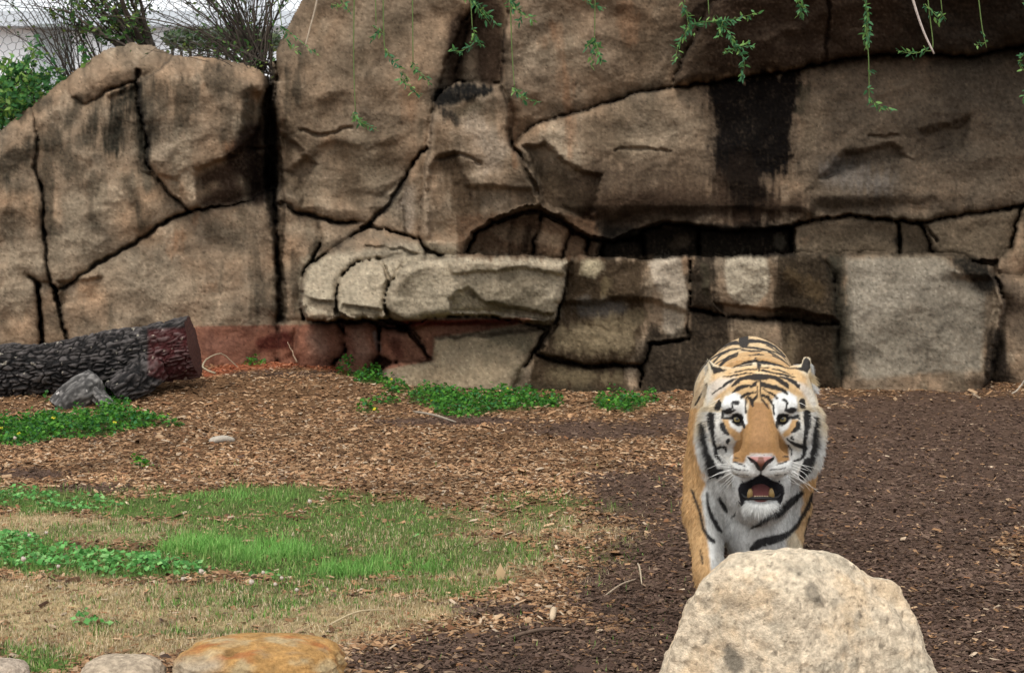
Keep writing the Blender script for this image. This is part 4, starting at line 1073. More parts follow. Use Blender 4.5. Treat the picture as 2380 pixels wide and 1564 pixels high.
# ------------------------------------------------------------------ behind the outcrop: building, hedge, netting, shrubs
BD = 42.0
def bpt(X_, Y_, d=BD): return at(X_, Y_, d)
bld = tag(empty("white_building", (0, BD, 0)), "pale white building with grey roof band, far behind the netting", "building")
def bbox(name, X0, X1, Y0, Y1, d, th, col, parent=bld, mat=M_PAINT):
    a, b = bpt(X0, Y1, d), bpt(X1, Y0, d); m = MB()
    m.box(((a[0] + b[0]) / 2, d + th / 2, (a[2] + b[2]) / 2) - np.array(parent.location), (abs(b[0] - a[0]) / 2, th / 2, abs(b[2] - a[2]) / 2), col)
    o = m.build(name, mat, parent, smooth=False); return o
bbox("wall", -700, 800, 62, 520, BD, 6.0, (.86, .87, .88))
bbox("roof_band", -720, 830, 26, 61, BD - .5, 7.0, (.58, .62, .66))
bbox("upper_wall", 100, 560, -60, 25.5, BD + 1.0, 4.0, (.82, .83, .84))
bbox("doorway", 86, 160, 64, 400, BD - .06, .1, (.42, .46, .47))
bbox("door_lintel", 84, 168, 56, 64, BD - .7, .9, (.28, .31, .31))
bbox("window", 262, 276, 140, 178, BD - .05, .1, (.12, .13, .14))
bbox("window", 520, 560, 84, 100, BD - .05, .1, (.30, .32, .32))
bbox("low_wall", 160, 800, 176, 520, BD - 3, .5, (.74, .76, .78))
def leaf_cloud(name, mat, parent, centers, n, size, cols, elong=1.6, seed=0):
    rg = np.random.default_rng(seed)
    c = centers[rg.integers(0, len(centers), n)]
    pos = c[:, :3] + rg.normal(0, 1, (n, 3)) * c[:, 3:4] * .5
    m = n; S = size * rg.uniform(.6, 1.3, m); cc = np.array(cols)[rg.integers(0, len(cols), m)] * rg.uniform(.7, 1.3, (m, 1))
    V, F, C = inst(leafV, leafF, pos, rg.uniform(0, 6.28, m), rg.normal(0, .9, m), np.stack([S * .55, S * elong * .6, S], -1), cc, rg.normal(0, .9, m))
    return mesh_np(name, V, F, mat, parent, C, smooth=False)
cen = []
for i in range(240):
    X_ = RNG.uniform(395, 640); Y_ = RNG.uniform(84, 101) ; d = RNG.uniform(29, 31)
    cen.append([*at(X_, Y_, d), .12])
hd = empty("hedge", (-5, 30, 0)); cen = np.array(cen); cen[:, :3] -= np.array(hd.location)
tag(hd, "blurred grey-green hedge far behind the netting, between the shrub stems", "hedge")
leaf_cloud("foliage", M_LEAF, hd, cen, 6000, .13, [(.09, .13, .06), (.14, .18, .09), (.06, .09, .045)], 1.4, 5)
tm = MB()
for X_ in np.linspace(400, 630, 12):
    q = at(X_, 95, 30) - np.array(hd.location); tm.tube(np.array([[q[0], 0, 0], [q[0], 0, q[2]]]), [.05, .03], 5, (.10, .08, .06), 4)
tm.build("trunk", M_BARK, hd)

# chicken wire: hexagons of thin wire in one sheet, sagging a little, with two support wires
ND = 14.6
def netpos(u, v):    # u to the right, v up, metres
    return np.array([-5.4 + u, ND + .10 * math.sin(u * 1.3) + .08 * math.sin(v * 2.1 + u), 2.1 + v])
nm = MB(); cw, ch_ = .072, .062; segs = []
for j in range(50):
    for i in range(60):
        u0 = i * cw * 1.0 + (j % 2) * cw * .5; v0 = j * ch_
        if u0 > 3.9: continue
        jit = lambda u, v: (u + .008 * math.sin(u * 37 + v * 91) + .02 * v, v + .008 * math.sin(u * 71 - v * 53) + .10 * u)
        A = jit(u0, v0); Bq = jit(u0 + cw * .5, v0 + ch_ * .33); Cq = jit(u0 + cw, v0); D_ = jit(u0 + cw * .5, v0 + ch_)
        segs += [(A, Bq), (Bq, Cq), (Bq, D_)]
SV = []
for a, b in segs: SV.append((netpos(*a), netpos(*b)))
SV = np.array(SV); dvec = SV[:, 1] - SV[:, 0]; dvec /= np.linalg.norm(dvec, axis=1)[:, None] + 1e-9
n1v = np.cross(dvec, [0, 1.0, 0]); n1v /= np.linalg.norm(n1v, axis=1)[:, None] + 1e-9; n2v = np.cross(dvec, n1v)
rw = .0034; ring = [n1v * math.cos(t) * rw + n2v * math.sin(t) * rw for t in (0, 2.094, 4.189)]
Vn = np.concatenate([np.stack([SV[:, e] + r_ for r_ in ring], 1) for e in (0, 1)], 1).reshape(-1, 3)
k = (np.arange(len(SV)) * 6)[:, None, None]
Fn = (np.array([[0, 1, 4, 3], [1, 2, 5, 4], [2, 0, 3, 5]])[None] + k).reshape(-1, 4)
net = empty("wire_netting", (-4, ND, 2.0)); tag(net, "sheet of hexagonal wire netting standing above the left outcrop", "netting")
mesh_np("mesh_sheet", Vn - np.array(net.location), Fn, M_WIRE, net, np.tile((.16, .17, .17), (len(Vn), 1)), smooth=False)
def net_wire(pts, r):
    m = MB(); m.tube(np.array([at(*q) - np.array(net.location) for q in pts]), [r, r], 5, (.07, .07, .07), 8); m.build("support_wire", M_WIRE, net)
net_wire([(166, -80, ND - .05), (165, 60, ND - .05), (168, 180, ND - .05), (178, 262, ND - .05)], .006)
net_wire([(-100, 360, ND - .1), (20, 270, ND - .1), (130, 205, ND - .1), (200, 158, ND - .1), (300, 100, ND - .1)], .012)
net_wire([(-20, 10, ND), (150, 25, ND), (330, 5, ND), (500, -20, ND)], .004)

# shrubs of arching stems
def twig_shrub(label, base_pts, tips, r0, nst, seed, leafn, leafcol, depth0, curve, dense=None, leafsize=.06):
    rg = np.random.default_rng(seed)
    root = empty("arching_shrub", tuple(at(base_pts[0][0], base_pts[0][1], depth0))); o0 = np.array(root.location); tag(root, label, "shrub")
    fine = MB(); cen = []
    for s in range(nst):
        b = base_pts[rg.integers(len(base_pts))]; t = tips[rg.integers(len(tips))]
        d0 = depth0 + rg.uniform(-.15, .3); d1 = d0 + rg.uniform(-.4, .4)
        bx, by = b[0] + rg.normal(0, 14), b[1] + rg.normal(0, 6); tx, ty = t[0] + rg.normal(0, 55), t[1] + rg.normal(0, 40)
        mx, my = (bx + tx) / 2 + curve * abs(tx - bx) * .0 + rg.normal(0, 8), (by + ty) / 2 - curve * abs(tx - bx) * rg.uniform(.5, 1.2) + rg.normal(0, 8)
        P = catmull(np.array([at(bx, by, d0), at(mx, my, (d0 + d1) / 2), at(tx, ty, d1)]), 16) - o0
        P += np.cumsum(rg.normal(0, .006, (16, 3)), 0)
        rr_ = r0 * rg.uniform(.35, 1.0)
        c = np.array((.060, .048, .038)) * rg.uniform(.6, 1.5)
        if rr_ > r0 * .72:
            V, F = tube(P, np.linspace(rr_, rr_ * .25, 16), 6); mesh_np("branch", V, F, M_BARK, root, np.tile(c, (len(V), 1)))
        else: fine.tube(P, np.linspace(rr_, rr_ * .25, 16), 4, c)
        for q in P[3:]: 
            if rg.random() < .8: cen.append([*q, .07])
        for _ in range(rg.integers(1, 4)):     # side twigs
            k = rg.integers(3, 14); dirn = (P[k + 1] - P[k]); dirn /= np.linalg.norm(dirn); side = rg.normal(0, 1, 3) * np.array((1, .4, 1)); v = dirn * .8 + side * .5; L_ = rg.uniform(.15, .5)
            Q = P[k] + v[None] * np.linspace(0, L_, 7)[:, None] + np.cumsum(rg.normal(0, .006, (7, 3)), 0); fine.tube(Q, np.linspace(rr_ * .4, .0015, 7), 3, c)
            cen.append([*Q[-1], .05])
    if dense: cen += [[*(at(x_, y_, depth0) - o0), s_] for x_, y_, s_ in dense]
    fine.build("twigs", M_BARK, root)
    leaf_cloud("leaves", M_LEAF, root, np.array(cen), leafn, leafsize, leafcol, 1.8, seed)["kind"] = "stuff"
    return root
LC = [(.05, .12, .03), (.09, .19, .04), (.03, .08, .022), (.16, .22, .05)]
twig_shrub("dense dark leafy shrub with thick leaning stems behind the top of the outcrop", [(300, 112), (325, 118), (345, 120)], [(215, -60), (245, -80), (270, -60), (190, -30)], .030, 18, 11, 900, LC, 14.3, -.05,
           [(262, 30, .16), (275, 60, .15), (290, 85, .12), (250, 10, .15), (235, -20, .2)], .055)
twig_shrub("wide fan of bare dark arching stems in the notch between outcrop and cliff", [(600, 165), (615, 160), (585, 158)], [(330, -60), (400, -70), (450, -80), (520, -60), (560, -70), (610, -60), (640, -40), (300, 20), (380, 90)], .012, 78, 12, 420, LC, 14.2, .10, [(590, 140, .10), (560, 150, .10)], .045)
twig_shrub("loose bare whippy shrub arching left in front of the netting", [(178, 262), (240, 195), (300, 115), (200, 235)], [(-10, -20), (60, -40), (120, -60), (40, 10), (160, -60), (190, 20)], .009, 52, 13, 200, LC, 14.4, .25, None, .04)
twig_shrub("tangle of dark thin stems lying over the flat top of the outcrop", [(600, 175), (610, 190), (620, 200)], [(420, 125), (460, 118), (500, 112), (380, 110), (540, 120)], .012, 30, 14, 260, LC, 13.75, .02, None, .04)
twig_shrub("green leafy bush at the left edge above the sloping outcrop", [(40, 270), (0, 300), (90, 235), (-60, 300)], [(20, 185), (60, 170), (90, 165), (-40, 180), (115, 180), (0, 220)], .008, 26, 15, 3600, [(.05, .17, .045), (.10, .27, .06), (.035, .11, .035), (.18, .30, .06)], 14.0, .05,
           [(20, 235, .20), (55, 225, .16), (-20, 250, .22), (85, 215, .10), (10, 270, .2), (-60, 270, .3), (50, 255, .12)], .06)

# ------------------------------------------------------------------ hanging willow sprays in front of the cliff
leaf_me = None
WD = 7.2
lm_V = np.array([[0, 0, 0], [.19, .30, .03], [.13, .72, .02], [0, 1, -.05], [-.13, .72, .02], [-.19, .30, .03], [0, .4, -.03]]); 
lm_F = [np.array([[0, 1, 6], [1, 2, 6], [2, 3, 6], [3, 4, 6], [4, 5, 6], [5, 0, 6]])]
leaf_var = []
for c_ in ((.055, .17, .065), (.10, .25, .075), (.040, .13, .055), (.19, .34, .09)):
    o_ = mesh_np("leaf", lm_V, lm_F, M_LEAF, None, np.tile(c_, (7, 1))); leaf_var.append(o_.data); bpy.data.objects.remove(o_)
M_STEM = M_LEAF
def spray(label, stem, runs, nleaf, seed, size=.030, d=WD, col=(.16, .24, .07)):
    """stem: photo points from above; runs: leafy polylines"""
    rg = np.random.default_rng(seed)
    x0, y0 = stem[0]
    top = at(x0, y0, d); root = empty("willow_spray", tuple(top)); o0 = np.array(root.location)
    tag(root, label, "willow spray", "hanging willow sprays in front of the cliff")
    pts = np.array([at(a, b, d) for a, b in stem]) - o0
    m = MB(); m.tube(pts, [.0030, .0020], 5, col, max(8, len(stem) * 5))
    for r_ in runs: m.tube(np.array([at(a, b, d + rg.uniform(-.03, .03)) for a, b in r_]) - o0, [.0016, .0007], 4, (.22, .33, .09), 10)
    m.build("stem", M_STEM, root)
    tot = sum(sum(math.dist(p, q) for p, q in zip(r_[:-1], r_[1:])) for r_ in runs)
    for r_ in runs:
        L_ = sum(math.dist(p, q) for p, q in zip(r_[:-1], r_[1:])); k = max(5, int(nleaf * 1.45 * L_ / tot)); P = catmull(np.array([at(a, b, d) for a, b in r_]) - o0, k + 2)
        for i in range(k):
            tdir = Vector(P[i + 1] - P[i]).normalized()
            v = tdir * rg.uniform(.35, 1.0) + Vector(rg.normal(0, .75, 3)) + Vector((0, 0, -.15)); v.normalize()
            o_ = bpy.data.objects.new("leaf", leaf_var[rg.choice(4, p=[.35, .3, .2, .15])]); link(o_, root)
            o_.location = Vector(P[i]) + Vector(rg.normal(0, .004, 3)); q = v.to_track_quat('Y', 'Z') @ Quaternion((0, 1, 0), rg.uniform(-1.2, 1.2))
            o_.rotation_mode = 'QUATERNION'; o_.rotation_quaternion = q; s = size * rg.uniform(.65, 1.25); o_.scale = (s, s, s)
spray("short leafy willow tip reaching in above the corner of the tall cliff", [(640, -40), (655, 60)], [[(650, 62), (690, 90), (745, 133)], [(655, 60), (668, 98), (700, 125)]], 34, 1, .026)
spray("small willow tip at the top edge left of the crevice column", [(790, -60), (795, -5)], [[(790, -6), (815, 30)], [(770, 10), (800, 18)]], 16, 2, .026)
spray("small willow tuft between the corner tip and the long curving spray", [(872, -60), (874, 60)], [[(865, 60), (895, 80)], [(880, 70), (860, 100)]], 15, 3, .024)
spray("long thin willow spray curving down right beside the crevice column", [(890, -60), (893, 100), (905, 125)], [[(893, 115), (925, 155), (950, 185)], [(930, 180), (950, 200), (980, 225)]], 42, 4, .026)
spray("small willow tip just right of the long curving spray", [(958, -60), (960, 150)], [[(955, 145), (975, 170), (1005, 198)]], 18, 5, .026)
spray("lowest willow spray at left, its tip hanging far down the cliff", [(824, -60), (822, 130), (826, 262)], [[(820, 262), (835, 282), (880, 305)], [(826, 270), (848, 296)]], 26, 6, .026)
spray("thick leafy willow cluster over the dark crevice column", [(1095, -60), (1098, -10)], [[(1085, -5), (1120, 20), (1160, 62)], [(1100, 5), (1135, 50)]], 44, 7, .028)
spray("compact willow cluster hanging below the one over the crevice column", [(1092, -40), (1098, 70)], [[(1100, 70), (1105, 95), (1075, 118), (1048, 118)], [(1105, 95), (1125, 108)]], 40, 8, .028)
spray("willow cluster with pointed leaves right of the crevice column", [(1182, -60), (1184, -8)], [[(1180, -5), (1195, 20), (1250, 52)], [(1190, 10), (1210, 30), (1205, 62)]], 36, 9, .030)
spray("single long bare willow stem ending in a small leafy tip low on the pale slab", [(1184, -60), (1190, 120), (1196, 205)], [[(1190, 205), (1212, 222), (1255, 240)], [(1200, 210), (1225, 238)]], 26, 10, .028)
spray("small willow tip at the top edge above the round boulder bulge", [(1345, -60), (1350, -10)], [[(1345, -8), (1370, 8), (1400, 20)]], 14, 11, .028)
spray("pendant willow spray with drooping leaves on the round boulder bulge", [(1384, -60), (1382, 88)], [[(1382, 85), (1378, 120), (1375, 158)], [(1385, 100), (1400, 150)], [(1380, 95), (1358, 112)]], 38, 12, .030)
spray("left half of the biggest willow cluster, hanging over the cliff crack", [(1588, -60), (1592, 10)], [[(1585, 5), (1600, 60), (1578, 100), (1568, 150)], [(1598, 60), (1612, 84)], [(1590, 20), (1600, 40)]], 46, 13, .030)
spray("biggest willow cluster, a thick leafy chain in front of the black stain", [(1642, -60), (1648, 35)], [[(1600, 58), (1650, 50), (1690, 48), (1765, 30)], [(1660, 45), (1695, 75), (1710, 105), (1755, 108)], [(1705, 100), (1730, 140), (1722, 188)], [(1680, 50), (1670, 90)], [(1710, 110), (1680, 128)]], 128, 14, .030)
spray("short willow tuft at the top edge right of the biggest cluster", [(1855, -60), (1858, -12)], [[(1850, -8), (1860, 18), (1862, 42)], [(1862, 5), (1870, 30)]], 26, 15, .030)
spray("long straight willow chain with leaves down its whole length, right side", [(2014, -60), (2014, 60), (2019, 140), (2020, 235)], [[(2008, -10), (2016, 40), (2018, 100)], [(2012, 60), (2014, 110)], [(2020, 225), (2040, 245), (2078, 254)], [(2018, 160), (2022, 168)], [(2018, 205), (2024, 212)]], 70, 16, .029)
spray("small tuft of willow leaves curling left under a thin arched stem", [(2150, -60), (2160, 30), (2168, 110), (2150, 120)], [[(2158, 112), (2125, 125), (2083, 118)], [(2150, 10), (2180, 42)]], 28, 17, .027)
spray("thin willow stem with one tiny leaf tuft near its end, upper right", [(2268, -60), (2282, 60), (2293, 112)], [[(2290, 100), (2265, 106)], [(2285, 78), (2290, 84)]], 8, 18, .024)
spray("willow tip just entering at the right edge of the picture", [(2400, -60), (2398, 120)], [[(2392, 118), (2370, 140), (2380, 165)], [(2395, 200), (2375, 235)], [(2398, 0), (2375, 8)]], 26, 19, .028)
spray("small willow tip with yellow-green leaves near the top right", [(2180, -60), (2190, 30)], [[(2186, 28), (2200, 46)], [(2190, 36), (2178, 52)]], 10, 20, .024)
def bare(label, pts, r, col):
    P = catmull(np.array([at(a, b, WD - .1) for a, b in pts]), 14); V, F = tube(P, np.linspace(r, r * .6, 14), 6)
    tag(mesh_np("twig", V, F, M_WOOD, None, np.tile(col, (len(V), 1)), loc=P[0]), label, "twig")
bare("bare pale twig hanging slanted across the dark upper right of the cliff", [(2110, -60), (2122, 0), (2145, 70), (2171, 126)], .0065, (.50, .42, .37))
bare("bare pale twig hanging near the left corner of the tall cliff", [(745, -60), (735, 10), (722, 60), (709, 110)], .0050, (.42, .34, .25))
# the willow they hang from, standing beside the view
wt = tag(empty("willow_tree", (-5.6, 8.4, 0)), "willow with one limb reaching over the enclosure above the picture", "tree"); w0 = np.array(wt.location)
m = MB(); m.tube(np.array([[0, 0, -.2], [.1, 0, 1.5], [0, .1, 3.4], [.4, 0, 5.2]]), [.22, .16, .12, .07], 12, (.13, .10, .075), 24); m.build("trunk", M_BARK, wt)
m = MB(); m.tube(np.array([[.05, .05, 2.6], [1.6, -.5, 3.35], [4.2, -1.0, 3.55], [7.0, -1.2, 3.5], [9.6, -1.1, 3.3]]), [.10, .07, .05, .035, .015], 10, (.13, .10, .075), 40)
for spx in [640,790,872,890,958,824,1095,1182,1345,1384,1588,1642,1855,2014,2150,2268,2400,745,2110]:
    q = at(spx, -60, WD) - w0; u = (q[0] + .0); m.tube(np.array([[u + .1, -1.0, 3.52], [u + .02, q[1] + .02, 2.9 + .2], q]), [.008, .003], 5, (.14, .16, .06), 10)
m.build("limb", M_BARK, wt)
# ------------------------------------------------------------------ the tiger
# local frame: origin on the ground under the eyes, +y runs back along the body, x to the right in the picture
TD = 5.0
tx = (1767 - 1190) / FOC * TD
TANG = math.atan2(tx, TD)
TR = np.array([[math.cos(TANG), math.sin(TANG)], [-math.sin(TANG), math.cos(TANG)]])   # local -> world in xy
T0 = np.array([tx, TD, 0.0])
def to_world(P):
    P = np.asarray(P, float); q = P.copy(); q[..., 0] = P[..., 0] * TR[0, 0] + P[..., 1] * TR[0, 1]; q[..., 1] = P[..., 0] * TR[1, 0] + P[..., 1] * TR[1, 1]
    return q + T0
def to_local(P):
    q = np.asarray(P, float) - T0; r = q.copy(); r[..., 0] = q[..., 0] * TR[0, 0] + q[..., 1] * TR[1, 0]; r[..., 1] = q[..., 0] * TR[0, 1] + q[..., 1] * TR[1, 1]
    return r
CAML = to_local(CAMP)
# face-map units: 4.958 units per source pixel of the photograph, origin at source (2200, 1060)
KS = 2380 / 3288
def map_uv(P):
    X_, Y_ = proj(to_world(P)); return (X_ / KS - 2200) * 4.958, (Y_ / KS - 1060) * 4.958
def HU(u, v, yl):
    """local point at face-map (u, v) with local depth yl"""
    X_ = (2200 + u / 4.958) * KS; Y_ = (1060 + v / 4.958) * KS
    d = to_local(at(X_, Y_, 5.0)) - CAML
    t = (yl - CAML[1]) / d[1]
    return CAML + d * t

ayh = np.concatenate([np.arange(-.21, .20, .004), np.arange(.20, .55, .008), np.arange(.55, 1.9, .014)])
axx = np.arange(-.34, .34, .0045); azz = np.arange(-.02, 1.0, .0045)
SH = (len(axx), len(ayh), len(azz))
S = np.full(SH, 1.0, np.float32)
def _box(c, R):
    i0, i1 = np.searchsorted(axx, [c[0] - R[0], c[0] + R[0]]); j0, j1 = np.searchsorted(ayh, [c[1] - R[1], c[1] + R[1]]); k0, k1 = np.searchsorted(azz, [c[2] - R[2], c[2] + R[2]])
    return slice(i0, i1), slice(j0, j1), slice(k0, k1)
def blend(sl, d, k, sub=False):
    cur = S[sl]
    S[sl] = smax(cur, -d, k) if sub else smin(cur, d, k)
def ell(c, r, k=.02, sub=False, rot=None, pad=.09):
    c = np.array(c); r = np.array(r, float); R = np.full(3, r.max() + pad) if rot is not None else r + pad
    sl = _box(c, R)
    Xq, Yq, Zq = np.meshgrid(axx[sl[0]] - c[0], ayh[sl[1]] - c[1], azz[sl[2]] - c[2], indexing='ij')
    if rot is not None:
        M = np.array(Matrix.Rotation(rot[1], 3, rot[0]).transposed()) if isinstance(rot[0], str) else np.array(rot)
        Xq, Yq, Zq = (M[0, 0] * Xq + M[0, 1] * Yq + M[0, 2] * Zq, M[1, 0] * Xq + M[1, 1] * Yq + M[1, 2] * Zq, M[2, 0] * Xq + M[2, 1] * Yq + M[2, 2] * Zq)
    k0 = np.sqrt((Xq / r[0]) ** 2 + (Yq / r[1]) ** 2 + (Zq / r[2]) ** 2); k1 = np.sqrt((Xq / r[0] ** 2) ** 2 + (Yq / r[1] ** 2) ** 2 + (Zq / r[2] ** 2) ** 2) + 1e-9
    d = np.where(k0 < 1e-3, -r.min(), k0 * (k0 - 1) / k1)
    blend(sl, d.astype(np.float32), k, sub)
def cap(a, b, ra, rb, k=.03, sub=False, sx=1.0):
    a, b = np.array(a, float), np.array(b, float); m = max(ra, rb) * max(sx, 1) + .10
    c = (a + b) / 2; R = np.abs(b - a) / 2 + m; sl = _box(c, R)
    Xq, Yq, Zq = np.meshgrid(axx[sl[0]], ayh[sl[1]], azz[sl[2]], indexing='ij')
    ab = b - a; t = (((Xq - a[0]) * ab[0] + (Yq - a[1]) * ab[1] + (Zq - a[2]) * ab[2]) / (ab @ ab)).clip(0, 1)
    d = np.sqrt(((Xq - a[0] - t * ab[0]) / sx) ** 2 + (Yq - a[1] - t * ab[1]) ** 2 + (Zq - a[2] - t * ab[2]) ** 2) - (ra + (rb - ra) * t)
    blend(sl, d.astype(np.float32), k, sub)
# torso
rump = HU(1040, 92, 1.30); wit = HU(1130, 400, .52)
cap((wit[0] + .0, .50, wit[2] - .175), (rump[0] - .01, .90, rump[2] - .185), .165, .165, .03, sx=1.12)
cap((rump[0] - .01, .90, rump[2] - .185), (rump[0], 1.28, rump[2] - .155), .165, .150, .05, sx=1.08)
ell((rump[0], 1.42, rump[2] - .17), (.14, .17, .16), .05)
cap((wit[0] - .01, .46, wit[2] - .14), (wit[0], .62, wit[2] - .125), .115, .12, .05)         # withers
ell((-.02, .36, .50), (.165, .17, .21), .05)                                                # chest
ell(HU(1120, 3120, .36), (.115, .13, .13), .05); ell(HU(1120, 3600, .40), (.07, .12, .09), .05)
ell((-.155, .42, .575), (.080, .16, .225), .04); ell((.120, .42, .565), (.072, .16, .21), .04)    # shoulders
ell((-.02, .95, rump[2] - .30), (.15, .35, .12), .05)                                       # belly
# front legs (mid stride)
def leg(side, pts, rad, paw_dir):
    for (a, b), (ra, rb) in zip(zip(pts[:-1], pts[1:]), zip(rad[:-1], rad[1:])): cap(a, b, ra, rb, .03)
    px, py, pz = pts[-1]
    ell((px, py - .035 * paw_dir, .038), (.058, .075, .040), .02)
    for q in (-.038, -.013, .013, .038): ell((px + q, py - .095 * paw_dir + abs(q) * .5, .028), (.016, .030, .026), .008)
leg(-1, [(-.165, .40, .48), (-.178, .33, .34), (-.155, .22, .16), (-.140, .17, .055)], [.085, .066, .048, .043], 1)
leg(1, [(.115, .42, .48), (.112, .44, .34), (.098, .42, .16), (.095, .42, .055)], [.082, .062, .046, .042], 1)
# hind legs: knee forward, hock back
hx = rump[0]
for sx_, dy in ((-1, .10), (1, -.08)):
    ell((hx + sx_ * .10, 1.32, .55), (.075, .18, .21), .04)
    leg(sx_, [(hx + sx_ * .12, 1.30, .45), (hx + sx_ * .12, 1.20 + dy, .36), (hx + sx_ * .11, 1.42 + dy, .20), (hx + sx_ * .11, 1.36 + dy, .055)], [.085, .065, .042, .040], 1)
for a, b, ra, rb in (((hx, 1.55, .62), (hx + .02, 1.66, .50), .036, .032), ((hx + .02, 1.66, .50), (hx + .04, 1.72, .32), .032, .028), ((hx + .04, 1.72, .32), (hx + .03, 1.80, .20), .028, .022)): cap(a, b, ra, rb, .02)
# neck
cap(HU(1180, 1350, .20), (wit[0], .50, wit[2] - .20), .125, .165, .05, sx=1.15)
cap(HU(1190, 1900, .20), (-.02, .42, .58), .12, .15, .05, sx=1.2)
ell(HU(1190, 2500, .20), (.12, .12, .12), .05)
# skull and ruff
ell(HU(1190, 1010, .105), (.140, .125, .100), .03)
ell(HU(1190, 1500, .085), (.128, .085, .150), .03)
for s_, u1, u2 in ((-1, 570, 690), (1, 1820, 1720)):
    ell(HU(u1, 1680, .105), (.072, .070, .130), .03)
    ell(HU(u2, 2080, .10), (.070, .060, .070), .03)
    ell(HU(1190 + s_ * 560, 1250, .10), (.05, .06, .08), .03)
# brows, bridge, muzzle
ell(HU(815, 1200, .015), (.045, .030, .030), .02); ell(HU(1560, 1200, .015), (.045, .030, .030), .02)
ell(HU(640, 1600, .035), (.045, .035, .050), .02); ell(HU(1760, 1600, .035), (.045, .035, .050), .02)
cap(HU(1195, 1150, .040), HU(1200, 1860, -.085), .046, .050, .018, sx=1.12)
ell(HU(1200, 1990, -.085), (.068, .055, .032), .015)
ell(HU(930, 2130, -.070), (.047, .055, .040), .012); ell(HU(1470, 2130, -.070), (.047, .055, .040), .012)
ell(HU(1090, 2190, -.098), (.034, .036, .030), .010); ell(HU(1310, 2190, -.098), (.034, .036, .030), .010)
ell(HU(1205, 2080, -.105), (.042, .045, .026), .010)
# lower jaw hanging open
cap(HU(1200, 2600, .06), HU(1215, 2800, -.035), .070, .050, .02, sx=1.15)
ell(HU(1215, 2840, -.055), (.052, .040, .026), .015)
ell(HU(900, 2480, .0), (.030, .05, .060), .02); ell(HU(1530, 2480, .0), (.030, .05, .060), .02)
# mouth cavity, eye sockets, nostrils
ell(HU(1200, 2530, -.085), (.047, .085, .026), .006, True)
ell(HU(1200, 2430, -.095), (.034, .080, .020), .006, True)
EYE = ((828, 1415), (1551, 1412))
# ears: left one seen edge-on and laid back, right one rounded
cap(HU(480, 650, .13), HU(362, 490, .135), .013, .006, .012); cap(HU(470, 660, .13), HU(640, 650, .12), .012, .006, .012); cap(HU(440, 680, .13), HU(400, 820, .13), .016, .020, .02)
cap(HU(1925, 620, .135), HU(1930, 515, .14), .024, .018, .012, sx=.72); cap(HU(1900, 640, .13), HU(1700, 605, .14), .009, .006, .012)
for s_ in (-1, 1): ell(HU(1200 + s_ * 590, 980, .115), (.045, .06, .075), .03); ell(HU(1210 + s_ * 660, 1380, .12), (.045, .06, .090), .03)

Vt, Ft = surface_nets(S, axx, ayh, azz)
del S
# keep smooth
def smooth(V, F, it, lam=.5):
    n = len(V); e = np.concatenate([F[:, [0, 1]], F[:, [1, 2]], F[:, [2, 3]], F[:, [3, 0]]]); e = np.concatenate([e, e[:, ::-1]])
    deg = np.bincount(e[:, 0], minlength=n)[:, None]
    for _ in range(it):
        A = np.stack([np.bincount(e[:, 0], V[e[:, 1], k], minlength=n) for k in range(3)], -1) / np.maximum(deg, 1)
        V = V + lam * (A - V)
    return V
Vt = smooth(Vt, Ft, 2)

